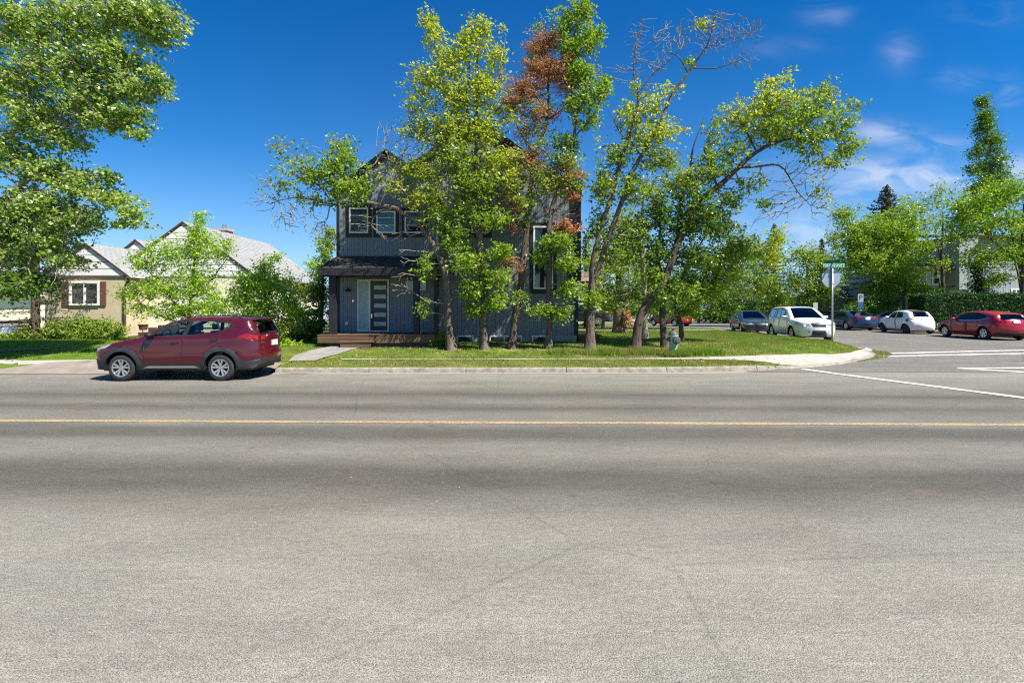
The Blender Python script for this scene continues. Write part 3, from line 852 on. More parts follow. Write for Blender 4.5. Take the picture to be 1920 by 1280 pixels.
# chimney on the main roof
chx, chy = X_(421, 29.5), 29.5
b = MB(); b.box(chx - .35 - bl[0], chx + .35 - bl[0], chy - BD - .3, chy - BD + .3, Z_(470, chy) - bl[2], Z_(434, chy) - bl[2]); b.box(chx - .42 - bl[0], chx + .42 - bl[0], chy - BD - .37, chy - BD + .37, Z_(434, chy) - bl[2], Z_(430, chy) - bl[2])
ch = b.build('chimney', noisy('chimney_brick', (.55, .47, .4), (.35, .27, .22), 12, .9, .4, 30), bung)
b = MB(); b.tube([(chx - bl[0], chy - BD, Z_(430, chy) - bl[2]), (chx - bl[0], chy - BD, Z_(421, chy) - bl[2])], .12, 8); b.build('flue', M['steel'], ch)
# front steps, planter, railing
b = MB()
for k in range(4):
    b.box(bxx(244 + k * 11, 23.6), bxx(300, 23.6), -.05 + k * .28, 1.45, -.1, .1 + k * .17)
b.build('front_steps', M['brown'], bung)
b = MB(); pz = bzz(597, 24)
b.box(bxx(283, 24.2), bxx(350, 24.2), .55, .6, pz - .1, pz - .04); b.box(bxx(283, 24.2), bxx(350, 24.2), .55, .6, pz + .55, pz + .62)
for k in range(13):
    xk = bxx(284 + k * 5.4, 24.2); b.box(xk, xk + .035, .56, .59, pz - .1, pz + .62)
b.build('railing', M['white'], bung)
pl_ = (X_(270, 23.9), 23.85, Z_(614, 23.9))
t = empty('planter', pl_, label='small terracotta planter on the bungalow front steps', cat='planter')
b = MB(); b.lathe([(0, -.12), (.16, -.12), (.2, .12), (.23, .12), (.23, .17), (.18, .17), (.17, .1), (0, .1)], 'z', (0, 0, 0), 16); b.build('pot', M['brown'], t, smooth=False)

# ================================================================== TREES
def leaves_mesh(name, C, S, m, parent, rng, droop=.35, asp=.6, up=.5, fold=.25, **kw):
    """one folded, pointed leaf at each centre C with length S"""
    n = len(C)
    if n == 0: return None
    d = rng.normal(size=(n, 3)); d[:, 2] = d[:, 2] * .7 - droop
    d /= np.linalg.norm(d, axis=1)[:, None]
    nn = rng.normal(size=(n, 3)); nn[:, 2] += up
    nn += np.array(SUN_DIR)[None] * .3
    side = np.cross(nn, d); side /= np.linalg.norm(side, axis=1)[:, None] + 1e-9
    nn = np.cross(d, side)
    L = S[:, None]; w = L * asp * .5 * rng.uniform(.8, 1.2, (n, 1))
    base = C - d * L * .5
    tip = C + d * L * .5
    midc = C - d * L * .06
    l = midc + side * w + nn * w * fold
    r = midc - side * w + nn * w * fold
    V = np.empty((n * 4, 3)); V[0::4] = base; V[1::4] = r; V[2::4] = tip; V[3::4] = l
    i = np.arange(n)[:, None] * 4
    F = np.concatenate([i + np.array([[0, 1, 2]]), i + np.array([[0, 2, 3]])], 0)
    return mk(name, V, F, m, parent, False, **kw)

def twigs_arrays(p0, p1, r0, r1, k, rng):
    n = len(p0)
    d = p1 - p0; ln = np.linalg.norm(d, axis=1)[:, None] + 1e-9; d = d / ln
    a = np.cross(d, np.array([0.3, 1.0, 0.2])); a /= np.linalg.norm(a, axis=1)[:, None] + 1e-9
    b = np.cross(d, a)
    V = np.empty((n, 2 * k, 3))
    for j in range(k):
        w = 2 * math.pi * j / k
        off = a * math.cos(w) + b * math.sin(w)
        V[:, j] = p0 - d * r0[:, None] * .3 + off * r0[:, None]
        V[:, k + j] = p1 + d * r1[:, None] * .3 + off * r1[:, None]
    i = np.arange(n)[:, None] * 2 * k
    F = np.concatenate([i + np.array([[j, (j + 1) % k, k + (j + 1) % k, k + j]]) for j in range(k)], 0)
    return V.reshape(-1, 3), F

def _q4(F): return np.array(F)
def _q3(F): return np.array(F)
def tree(name, label, D, limbs, clumps, seed, barkm='bark', cat='tree', group=None, leaf=.125, lpa=7.2, sig=.095, base=None, asp=.62, tipr=.0075, dead='bark_grey', droop=.35, far=False):
    """limbs: pixel polylines (px, py, radius_m[, depth offset]); clumps: (px, py, rx_px, ry_px, rz_m, n_tips, leaf material or None, dy)"""
    rng = np.random.default_rng(seed)
    pos, par, cost, rad = [], [], [], []
    limb_geo = []
    for li, lb in enumerate(limbs):
        pts = []
        for q in lb:
            dy = q[3] if len(q) > 3 else 0
            pts.append((*P(q[0], q[1], D + dy), q[2] * (.9 if seed < 20 else 1)))
        if li == 0:
            z0 = lawnz(pts[0][0], pts[0][1]) if base is None else base
            f = pts[0]
            pts[0] = (f[0], f[1], z0 - .12, f[3] * 1.0)
        A = np.array(pts)
        # smooth resample
        seg = np.r_[0, np.cumsum(np.linalg.norm(np.diff(A[:, :3], axis=0), axis=1))]
        m_ = max(3, int(seg[-1] / .22))
        t = np.linspace(0, seg[-1], m_)
        Q = []
        Ap = np.vstack([2 * A[0] - A[1], A, 2 * A[-1] - A[-2]])
        for tt in t:
            i = min(np.searchsorted(seg, tt, side='right') - 1, len(A) - 2)
            u = (tt - seg[i]) / (seg[i + 1] - seg[i] + 1e-9)
            a, b, c, d = Ap[i:i + 4]
            q = .5 * ((2 * b) + (-a + c) * u + (2 * a - 5 * b + 4 * c - d) * u * u + (-a + 3 * b - 3 * c + d) * u ** 3)
            q[3] = b[3] + (c[3] - b[3]) * u
            Q.append(q)
        Q = np.array(Q)
        wob = np.cumsum(rng.normal(0, .012, (len(Q), 3)), axis=0); wob -= wob * 0 + wob[0]; wob *= np.clip(np.linspace(0, 3, len(Q)), 0, 1)[:, None]
        wob -= np.linspace(0, 1, len(Q))[:, None] * wob[-1]
        Q[:, :3] += wob
        start = len(pos)
        for i, q in enumerate(Q):
            if i == 0 and li > 0:
                dd = np.linalg.norm(np.array(pos) - q[:3], axis=1)
                j = int(np.argmin(dd)); p = j; c0 = cost[j] + dd[j]
            else:
                p = len(pos) - 1 if i > 0 else -1
                c0 = (cost[-1] + .1) if i > 0 else 0
            pos.append(q[:3].copy()); par.append(p); cost.append(c0 * .0 if li == 0 else c0 * .3); rad.append(q[3])
        QQ = Q.copy()
        if li > 0:
            j = par[start]
            QQ = np.vstack([np.r_[pos[j], Q[0, 3] * 1.05], Q])
        limb_geo.append((QQ, li == 0))
    nl = len(pos)
    # attraction points
    tips = []
    for cl in clumps:
        px, py, rx, ry, rz, n, lm = cl[:7]
        n = int(n * ((1.3 if far else 2.2) if cl[6] is not None else 2.0))
        if seed in (16, 17, 19): n = int(n * .72)
        if seed in (11, 12): n = int(n * .84)
        if cl[6] == 'leaf_poplar' or (isinstance(cl[6], tuple) and cl[6][0] == 'leaf_poplar'): n = int(n * .8)
        dy = cl[7] if len(cl) > 7 else 0
        c = np.array(P(px, py, D + dy)); s = (D + dy) / FPX
        q = rng.normal(size=(n, 3)); q /= np.linalg.norm(q, axis=1)[:, None]
        q *= (rng.uniform(0, 1, (n, 1)) ** (1 / 2.6))
        q *= 1.12 + rng.normal(0, .26, (n, 1))
        tp = c + q * np.array([rx * s, rz, ry * s])
        ns = max(3, n // 6)
        sub_ = tp[rng.integers(0, n, ns)]
        k_ = rng.integers(0, ns, n)
        pull = rng.uniform(0, .6, (n, 1)) if lm is not None else 0
        tp = tp * (1 - pull) + (sub_[k_] + rng.normal(0, .15, (n, 3))) * pull
        for x in tp: tips.append((x, lm))
    lim = np.array(pos)
    T = np.array([t[0] for t in tips])
    dist = np.min(np.linalg.norm(T[:, None, :] - lim[None], axis=2), axis=1)
    order = np.argsort(dist)
    N = nl + int(sum(max(1, d / .28) + 2 for d in dist)) + 60 * len(tips)
    PA = np.zeros((N, 3)); PA[:nl] = lim
    CO = np.full(N, 1e9); CO[:nl] = cost
    PAR = np.full(N, -1); PAR[:nl] = par
    cnt = nl
    endnode = {}
    for ti in order:
        t = T[ti]
        dv = PA[:cnt] - t
        dd = np.sqrt((dv * dv).sum(1))
        sc = dd + .6 * CO[:cnt] + np.where(PA[:cnt, 2] > t[2] + .1, .35 * dd, 0)
        j = int(np.argmin(sc)); d0 = dd[j]
        k = max(1, int(d0 / .26))
        p = PA[j]; pj = j
        bend = rng.normal(0, .06, 3) * d0; bend[2] -= .08 * d0
        for s_ in range(1, k + 1):
            u = s_ / k
            q = p + (t - p) * u + bend * math.sin(math.pi * u) + (rng.normal(0, .016, 3) if s_ < k else 0)
            PA[cnt] = q; PAR[cnt] = pj; CO[cnt] = CO[pj] + d0 / k; pj = cnt; cnt += 1
        endnode[ti] = pj
    # pipe-model radii
    acc = np.zeros(cnt); child = np.zeros(cnt, int)
    for i in range(nl, cnt): child[PAR[i]] += 1
    e = 2.45
    for i in range(cnt - 1, nl - 1, -1):
        if acc[i] == 0: acc[i] = tipr ** e
        acc[PAR[i]] += acc[i] if PAR[i] >= nl else 0
        acc[i] *= 1.02
    r = np.zeros(cnt); r[nl:] = np.clip(acc[nl:] ** (1 / e), tipr, .05)
    r[:nl] = rad
    kids = np.arange(nl, cnt); pr_ = PAR[kids]
    r0 = np.where(pr_ < nl, np.minimum(r[kids] * 1.25, np.maximum(r[pr_], .01)), np.minimum(r[pr_], r[kids] * 1.5)); r1 = r[kids]
    x0, y0 = P(limbs[0][0][0], 0, D)[0], D
    z0 = lawnz(x0, y0) if base is None else base
    org = np.array([x0, y0, z0])
    root = empty(name, tuple(org), label=label, cat=cat, group=group)
    V, F = [], []
    for Q, main in limb_geo:
        n = 14 if Q[0, 3] > .1 else (9 if Q[0, 3] > .04 else 6)
        ph = rng.uniform(0, 6, 3)
        rr = [q[3] for q in Q]
        if main:
            for i in range(len(rr)):
                h = Q[i, 2] - z0
                rr[i] *= 1 + .55 * math.exp(-max(h, 0) / .22)
        v, f = sweep([tuple(q[:3] - org) for q in Q], rr, n, lambda i, k: 1 + .09 * math.sin(k * 2 * math.pi / n * 3 + ph[0] + i * .35) + .05 * math.sin(k * 2 * math.pi / n * 5 + ph[1] - i * .8) + .03 * math.sin(i * 2.1 + ph[2]))
        o_ = len(V); V += v; F += [tuple(a + o_ for a in q) for q in f]
    V = np.array(V); F = np.array(F)
    tv, tf = twigs_arrays(PA[pr_] - org, PA[kids] - org, r0, r1, 4, rng)
    mk('trunk', np.vstack([V, tv]), np.vstack([F, tf + len(V)]), [M[barkm], M[dead]], root, True, np.r_[np.zeros(len(F), int), np.ones(len(tf), int)])
    # leaves at and along the end twigs
    by = {}
    for ti, (tp, lm) in enumerate(tips):
        if lm is None: continue
        nm, mult = (lm if isinstance(lm, tuple) else (lm, 1.0))
        n = max(1, int(rng.poisson(lpa * mult)))
        en = endnode[ti]
        c = PA[en] + rng.normal(0, sig, (n, 3)) * np.array([1, 1, .8])
        k = n // 3
        a = PA[PAR[en]]
        c[:k] = a + (PA[en] - a) * rng.uniform(0, 1, (k, 1)) + rng.normal(0, sig * .6, (k, 3))
        c[:, 2] -= .04
        by.setdefault(nm, []).append(c)
    for nm, cs in by.items():
        C = np.vstack(cs) - org
        S = rng.uniform(.7, 1.25, len(C)) * leaf
        leaves_mesh('crown', C, S, M[nm], root, rng, asp=asp, droop=droop)
    return root

def conifer(name, label, px, D, ytop, wpx, seed, m='needle', base=None, ybot=None, sp=.09, dens=1.0, cat='spruce', group=None, gappy=0.0, barkm='bark_dark', nl=.10):
    rng = np.random.default_rng(seed)
    x = X_(px, D); z0 = lawnz(x, D) if base is None else base
    H = Z_(ytop, D) - z0; w = wpx / FPX * D / 2
    zb = .5 if ybot is None else Z_(ybot, D) - z0
    root = empty(name, (x, D, z0), label=label, cat=cat, group=group)
    V, F = sweep([(0, 0, -.1), (.03, 0, H * .4), (-.02, .02, H * .75), (0, 0, H)], [.024 * H, .02 * H, .01 * H, .01], 10)
    p0, p1, r0, r1, C = [], [], [], [], []
    z = zb
    while z < H - .05:
        f = (H - z) / (H - zb)
        L = w * (f ** .8) * rng.uniform(.75, 1.12)
        nb = rng.integers(5, 8)
        a0 = rng.uniform(0, 6.28)
        for k in range(nb):
            if rng.uniform() < gappy: continue
            a = a0 + 2 * math.pi * k / nb + rng.normal(0, .2)
            l = L * rng.uniform(.7, 1.15) + .08
            dv = np.array([math.cos(a), math.sin(a), 0])
            zz = z + rng.uniform(-.1, .1)
            prev = np.array([0, 0, zz]); ns = max(2, int(l / .3))
            for s in range(1, ns + 1):
                u = s / ns
                q = dv * l * u + np.array([0, 0, zz + l * (.18 * u - .42 * u * u * (1.0 - .5 * (1 - f)) + (.22 * u ** 4))])
                p0.append(prev); p1.append(q); r0.append(.02 * (1 - u * .7)); r1.append(.02 * (1 - u * .7) * .7)
                m_ = max(2, int(np.linalg.norm(q - prev) * 52 * dens))
                tt = rng.uniform(0, 1, (m_, 1))
                sidew = np.cross(dv, [0, 0, 1.0])
                wdt = .28 * (1 - .6 * u) * min(1, l)
                c = prev + (q - prev) * tt + sidew * rng.uniform(-1, 1, (m_, 1)) * wdt + np.array([0, 0, 1.0]) * rng.normal(-.03, .05, (m_, 1))
                C.append(c); prev = q
        z += max(.11, .26 * f + .08) / max(dens, .5)
    p0, p1 = np.array(p0), np.array(p1)
    tv, tf = twigs_arrays(p0, p1, np.array(r0), np.array(r1), 3, rng)
    mk('trunk', np.vstack([np.array(V), tv]), np.vstack([_q4(F), _q3(tf) + len(V)]), M[barkm], root, True)
    C = np.vstack(C); S = rng.uniform(.8, 1.6, len(C)) * nl
    leaves_mesh('crown', C, S, M[m], root, rng, asp=.38, droop=.1, up=.3)
    return root

LY, LG, LM, LD, LR = 'leaf_yg', 'leaf_g', 'leaf_mid', 'leaf_dark', 'leaf_rust'
GROUP = 'trees in the row on the lawn before the dark house'
# 1: big leaning limb to the left
tree('boxelder_tree', 'leaning tree by the porch with a long limb arching left over the porch roof', 17.6,
     [[(847, 655, .195), (841, 600, .18), (843, 560, .17), (840, 523, .16), (836, 497, .15), (823, 473, .125), (808, 446, .11), (785, 413, .10), (757, 398, .085), (741, 388, .085), (722, 386, .075), (690, 379, .06), (660, 380, .055), (626, 385, .04), (600, 379, .032), (562, 371, .02), (520, 377, .012)],
      [(733, 392, .06), (718, 393, .055), (707, 399, .045), (700, 408, .03)],
      [(838, 500, .09, .1), (833, 455, .08, .2), (836, 420, .07, .2), (826, 380, .05, .2), (812, 345, .035, .1), (790, 320, .022)],
      [(807, 444, .05), (790, 405, .04, -.1), (760, 360, .035, -.1), (735, 330, .028), (706, 322, .022), (660, 296, .016), (628, 290, .01)],
      [(626, 385, .03), (600, 350, .025), (570, 325, .018), (530, 290, .012), (500, 262, .008)],
      [(660, 380, .04), (655, 340, .03), (640, 300, .02), (636, 262, .01)]],
     [(630, 325, 52, 50, .9, 120, (LG, .95)), (575, 330, 52, 46, .8, 75, (LM, .8)), (640, 290, 36, 40, .6, 50, (LG, .9)), (660, 355, 42, 32, .8, 70, (LG, 1.1)),
      (530, 285, 36, 26, .6, 22, (LM, .5)), (520, 350, 40, 18, .5, 22, (LM, .45)), (600, 372, 50, 14, .6, 30, (LM, .7)),
      (500, 375, 40, 22, .5, 26, None), (560, 405, 52, 28, .6, 60, None), (590, 430, 38, 26, .5, 34, None), (540, 420, 30, 24, .4, 20, None), (498, 330, 34, 14, .4, 14, None),
      (735, 260, 34, 42, .6, 46, None), (745, 300, 40, 30, .6, 34, (LY, .15)), (700, 330, 34, 24, .6, 20, (LM, .3)), (745, 345, 40, 26, .7, 34, (LY, .5)),
      (800, 370, 48, 34, .9, 90, (LY, .8)), (790, 320, 50, 30, .8, 90, (LY, .85)), (830, 410, 42, 40, .8, 90, (LG, .8), .1), (860, 450, 32, 30, .7, 60, (LG, .9)),
      (800, 500, 24, 26, .5, 42, (LG, .8)), (795, 575, 14, 26, .3, 22, (LG, .7), .2), (775, 430, 30, 24, .5, 20, None),
      (757, 500, 12, 38, .15, 12, None, -.2), (745, 540, 18, 22, .15, 9, None, -.2), (690, 425, 24, 12, .3, 12, None), (725, 440, 18, 16, .3, 10, None)],
     11, 'bark', group=GROUP)
# 2: three-stemmed tall tree
tree('boxelder_tree', 'tall three-stemmed tree with yellow-green crown, second trunk from the porch', 17.7,
     [[(908, 656, .165), (907, 601, .15), (910, 554, .145), (901, 495, .14), (899, 454, .145), (897, 425, .13), (893, 390, .09), (895, 351, .085), (892, 305, .075), (893, 250, .06), (894, 187, .045), (894, 125, .03), (902, 60, .015)],
      [(897, 440, .10), (888, 420, .095), (874, 385, .09), (866, 329, .08), (868, 300, .075), (878, 244, .065), (875, 203, .055), (862, 165, .04), (845, 135, .03), (825, 95, .02), (806, 50, .01)],
      [(898, 436, .10), (912, 418, .09), (932, 382, .08), (948, 357, .07), (970, 330, .055), (985, 300, .045), (990, 270, .03), (985, 230, .015)],
      [(869, 190, .04), (880, 140, .03), (875, 90, .02), (880, 50, .01)],
      [(868, 300, .045), (840, 275, .035), (800, 260, .022), (765, 235, .012)],
      [(878, 244, .045), (900, 200, .03), (930, 160, .02), (945, 110, .012)],
      [(893, 250, .04), (925, 215, .03), (945, 190, .02), (965, 150, .012)],
      [(862, 165, .03), (830, 165, .02), (800, 160, .014), (775, 140, .008)]],
     [(812, 60, 22, 46, .6, 40, (LY, .95)), (800, 30, 14, 22, .3, 12, (LY, .9)), (845, 110, 34, 44, .8, 75, (LY, .9)), (885, 75, 30, 46, .7, 62, (LY, .95)), (907, 50, 16, 30, .4, 22, LY),
      (930, 95, 26, 38, .7, 44, (LY, .8)), (800, 150, 46, 36, .9, 70, (LY, .65)), (790, 195, 38, 28, .8, 45, (LY, .6)), (860, 180, 56, 42, 1.1, 130, (LY, .85)), (915, 165, 40, 48, .9, 95, (LY, .85)),
      (780, 240, 44, 26, .8, 55, (LY, .6)), (845, 245, 50, 34, 1.1, 120, (LY, .9)), (905, 245, 40, 40, .9, 90, (LY, .9)), (950, 215, 26, 32, .6, 36, (LY, .6)),
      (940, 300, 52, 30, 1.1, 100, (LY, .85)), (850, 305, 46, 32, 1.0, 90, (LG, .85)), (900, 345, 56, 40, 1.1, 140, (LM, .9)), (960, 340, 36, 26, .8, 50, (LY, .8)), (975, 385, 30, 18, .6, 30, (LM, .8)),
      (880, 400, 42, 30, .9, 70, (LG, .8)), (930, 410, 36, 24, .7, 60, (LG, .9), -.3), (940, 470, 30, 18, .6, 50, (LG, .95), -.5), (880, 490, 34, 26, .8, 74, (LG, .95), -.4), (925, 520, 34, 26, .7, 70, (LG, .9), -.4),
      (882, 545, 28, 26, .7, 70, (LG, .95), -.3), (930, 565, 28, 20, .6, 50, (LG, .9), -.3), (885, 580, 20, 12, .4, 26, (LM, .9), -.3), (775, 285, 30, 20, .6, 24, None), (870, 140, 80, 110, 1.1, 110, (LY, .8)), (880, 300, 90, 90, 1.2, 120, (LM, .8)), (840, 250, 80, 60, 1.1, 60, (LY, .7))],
     12, 'bark', group=GROUP)
# 3: dying spruce with rust needles
sp = tree('spruce_tree', 'dying spruce with rusty brown needles between the green crowns', 17.9,
     [[(959, 655, .155), (966, 595, .15), (974, 550, .14), (978, 510, .135), (981, 461, .12), (988, 398, .105), (994, 339, .095), (1003, 290, .08), (1026, 225, .06), (1030, 172, .045), (1027, 120, .03), (1021, 40, .01)],
      [(1003, 290, .04), (970, 240, .03), (960, 200, .015)], [(1026, 225, .035), (1060, 200, .03), (1075, 160, .012)]],
     [(1010, 90, 24, 26, .5, 60, (LR, 2.2)), (1035, 75, 26, 22, .5, 40, (LR, 2.0)), (1010, 130, 36, 24, .6, 80, (LR, 2.2)), (1045, 130, 34, 26, .6, 70, (LR, 2.1)), (985, 165, 40, 24, .7, 90, (LR, 2.2)), (1060, 160, 26, 22, .5, 40, (LR, 2.0)),
      (965, 190, 30, 12, .6, 34, (LR, 2.2)), (1010, 50, 14, 18, .3, 12, (LG, 1.0)), (1000, 110, 18, 34, .4, 14, (LG, .9)), (1015, 210, 44, 18, .7, 50, (LR, 1.8)), (1000, 290, 40, 16, .7, 26, (LR, 1.6)), (1000, 200, 46, 24, .8, 60, (LM, .8)), (1000, 240, 40, 16, .7, 40, (LD, .9)),
      (1010, 275, 40, 20, .8, 50, (LM, .8)), (985, 250, 36, 18, .7, 24, (LR, 1.2)), (1000, 310, 38, 20, .8, 40, (LR, .8)), (1010, 330, 44, 26, .9, 70, (LM, .7)), (1060, 310, 24, 14, .6, 22, (LR, .9)),
      (965, 385, 22, 20, .5, 34, (LR, 1.3)), (1000, 370, 40, 20, .7, 34, (LM, .7)), (965, 420, 18, 14, .4, 24, (LR, 1.2)), (985, 420, 16, 20, .4, 22, (LD, .9)), (955, 487, 26, 6, .3, 18, (LR, 2.0)), (980, 500, 18, 10, .3, 12, (LR, 1.1)),
      (975, 555, 18, 20, .4, 26, (LG, .9), -.3), (990, 350, 44, 24, .7, 36, None)],
     13, 'bark_dark', cat='spruce', leaf=.10, asp=.34, group=GROUP)
# 4
tree('boxelder_tree', 'slender tree with a deep green top beside the tall stair window', 17.8,
     [[(1028, 655, .135), (1030, 601, .12), (1030, 554, .12), (1032, 492, .115), (1032, 450, .11), (1034, 410, .10), (1045, 365, .085), (1069, 312, .075), (1078, 256, .06), (1081, 219, .055), (1073, 181, .045), (1075, 109, .03), (1080, 62, .02), (1092, 5, .01)],
      [(1081, 219, .035), (1095, 170, .025), (1110, 130, .015), (1115, 80, .008)],
      [(1078, 256, .035), (1105, 225, .025), (1130, 180, .012)],
      [(1034, 410, .05), (1010, 370, .04), (1000, 340, .02)], [(1035, 400, .05), (1060, 375, .035), (1085, 340, .02)]],
     [(1092, 18, 26, 24, .5, 44, (LG, .95)), (1060, 45, 26, 34, .6, 50, (LG, .95)), (1100, 75, 26, 36, .6, 60, (LG, 1.0)), (1065, 100, 26, 30, .6, 50, (LG, 1.0)), (1090, 140, 32, 32, .7, 74, (LG, 1.0)), (1125, 60, 12, 16, .3, 10, (LG, .9)),
      (1110, 180, 34, 30, .7, 60, (LG, .95)), (1075, 195, 26, 26, .6, 40, (LG, .9)), (1135, 155, 18, 20, .4, 18, (LG, .9)), (1105, 225, 28, 20, .6, 30, (LG, .8)), (1060, 265, 34, 20, .8, 40, (LD, .9)), (1060, 300, 40, 22, .9, 60, (LM, .75)),
      (1075, 345, 30, 24, .8, 50, (LM, .6)), (1030, 345, 36, 24, .8, 50, (LY, .6)), (1070, 330, 28, 10, .5, 16, (LR, 1.0)), (1072, 365, 20, 8, .4, 14, (LR, 1.3)), (1062, 425, 26, 9, .4, 24, (LR, 1.2), -.2), (1045, 400, 30, 20, .6, 24, None),
      (1045, 450, 36, 18, .7, 60, (LG, .9), -.3), (1060, 490, 26, 22, .6, 50, (LG, .9), -.3), (1015, 480, 20, 20, .4, 26, (LG, .8), -.2), (1065, 540, 24, 24, .5, 44, (LG, .9), -.3), (1020, 580, 26, 12, .4, 28, (LG, .9), -.3), (1055, 585, 20, 18, .4, 24, (LG, .8), -.3)],
     14, 'bark', group=GROUP)
# 5: forked, mostly bare top
tree('boxelder_tree', 'forked tree right of the house with bare grey twigs at its top', 17.8,
     [[(1106, 655, .20), (1107, 600, .17), (1109, 560, .155), (1111, 520, .14), (1113, 476, .10), (1129, 414, .085), (1147, 357, .08), (1154, 320, .075), (1162, 290, .07), (1171, 259, .065), (1186, 214, .055), (1194, 180, .05), (1187, 142, .028), (1190, 95, .018), (1205, 37, .008)],
      [(1110, 530, .115), (1120, 512, .11), (1133, 468, .10), (1151, 420, .095), (1166, 376, .09), (1182, 325, .085), (1201, 290, .08), (1227, 247, .07), (1242, 217, .065), (1261, 176, .055), (1280, 150, .05), (1295, 131, .045), (1317, 101, .035), (1332, 75, .025), (1344, 20, .008)],
      [(1194, 180, .035), (1222, 142, .025), (1250, 118, .018), (1275, 95, .008)],
      [(1300, 128, .03), (1350, 125, .02), (1395, 108, .014), (1412, 92, .007)],
      [(1325, 90, .025), (1360, 72, .018), (1400, 68, .012), (1437, 46, .006)],
      [(1290, 138, .025), (1270, 105, .02), (1240, 95, .012), (1225, 75, .007)],
      [(1171, 262, .03), (1155, 235, .02), (1145, 212, .01)], [(1201, 290, .03), (1185, 270, .022), (1180, 250, .012)]],
     [(1195, 90, 18, 50, .4, 44, None), (1180, 130, 30, 20, .4, 20, None), (1225, 120, 30, 26, .5, 34, None), (1250, 70, 30, 34, .5, 40, None), (1345, 50, 26, 38, .5, 60, None), (1390, 60, 40, 22, .5, 60, None), (1320, 80, 34, 26, .5, 40, None), (1385, 115, 34, 16, .4, 26, None), (1280, 60, 26, 30, .5, 24, None),
      (1310, 45, 18, 10, .3, 8, (LY, .9)), (1292, 118, 8, 8, .2, 5, (LG, 1.2)), (1190, 165, 14, 12, .3, 8, (LY, .8)), (1255, 165, 26, 16, .5, 14, (LY, .5)),
      (1220, 200, 34, 34, .8, 62, (LY, .5)), (1180, 215, 30, 30, .7, 46, (LY, .6)), (1240, 245, 42, 30, .9, 66, (LY, .6)), (1200, 260, 40, 30, .8, 62, (LY, .6)), (1150, 290, 40, 28, .8, 70, (LM, .55)), (1235, 300, 46, 26, .9, 70, (LM, .6)),
      (1130, 345, 30, 40, .8, 80, (LM, .65)), (1185, 350, 40, 40, .9, 100, (LM, .65)), (1120, 420, 26, 40, .6, 62, (LM, .6), .3), (1150, 470, 34, 34, .8, 80, (LG, .7), .3), (1110, 560, 22, 20, .5, 30, (LG, .85), -.2), (1180, 450, 34, 34, .8, 90, (LG, .75), .5), (1225, 290, 30, 26, .5, 30, None)],
     15, 'bark', group=GROUP)
# 6 and 7: leaning right, limb arching over the lawn
tree('boxelder_tree', 'tree leaning right behind the fire hydrant with a heavy limb arching over the lawn', 17.9,
     [[(1191, 655, .175), (1197, 607, .165), (1211, 574, .16), (1236, 545, .15), (1253, 510, .145), (1266, 470, .14), (1280, 430, .135), (1298, 395, .13), (1318, 372, .125), (1345, 350, .115), (1366, 332, .105), (1392, 307, .09), (1419, 285, .075), (1440, 273, .065), (1470, 262, .05), (1510, 255, .035), (1560, 245, .02)],
      [(1392, 314, .05), (1420, 313, .045), (1450, 309, .038), (1472, 318, .03), (1495, 355, .02), (1520, 385, .01)],
      [(1440, 273, .05), (1450, 240, .04), (1440, 200, .03), (1430, 170, .015)], [(1490, 258, .035), (1530, 220, .025), (1570, 190, .012)],
      [(1419, 285, .045), (1400, 250, .035), (1380, 215, .02)], [(1345, 350, .05), (1330, 310, .04), (1320, 280, .025)]],
     [(1400, 215, 48, 40, 1.1, 110, (LY, .85)), (1450, 195, 46, 38, 1.1, 120, (LY, .95)), (1500, 205, 46, 44, 1.1, 120, (LM, .95)), (1545, 180, 26, 30, .6, 44, (LM, .95)), (1460, 150, 40, 12, .6, 26, (LY, .8)), (1450, 245, 60, 30, 1.2, 140, (LM, 1.0)),
      (1520, 260, 46, 34, 1.0, 110, (LM, 1.0)), (1575, 230, 30, 34, .7, 60, (LM, .9)), (1590, 280, 26, 28, .6, 46, (LM, .9)), (1560, 300, 36, 16, .7, 36, (LM, .9)), (1605, 200, 14, 12, .3, 8, (LM, .9)), (1345, 250, 24, 44, .6, 44, (LM, .55)), (1375, 285, 36, 30, .8, 60, (LM, .7)),
      (1500, 320, 46, 26, .7, 60, None), (1530, 355, 38, 26, .6, 46, ('leaf_mid', .1)), (1555, 375, 14, 10, .3, 9, (LY, .35)), (1470, 375, 46, 34, .6, 60, None), (1545, 400, 26, 14, .4, 16, None), (1420, 350, 36, 30, .6, 40, None), (1440, 400, 34, 18, .5, 20, None),
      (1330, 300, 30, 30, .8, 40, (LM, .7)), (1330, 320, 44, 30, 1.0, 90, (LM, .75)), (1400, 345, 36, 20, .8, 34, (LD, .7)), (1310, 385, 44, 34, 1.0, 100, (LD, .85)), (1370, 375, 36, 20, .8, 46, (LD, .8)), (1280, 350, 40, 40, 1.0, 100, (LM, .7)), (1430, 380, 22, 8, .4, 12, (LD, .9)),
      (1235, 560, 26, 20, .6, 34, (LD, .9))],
     16, 'bark_dark', group=GROUP)
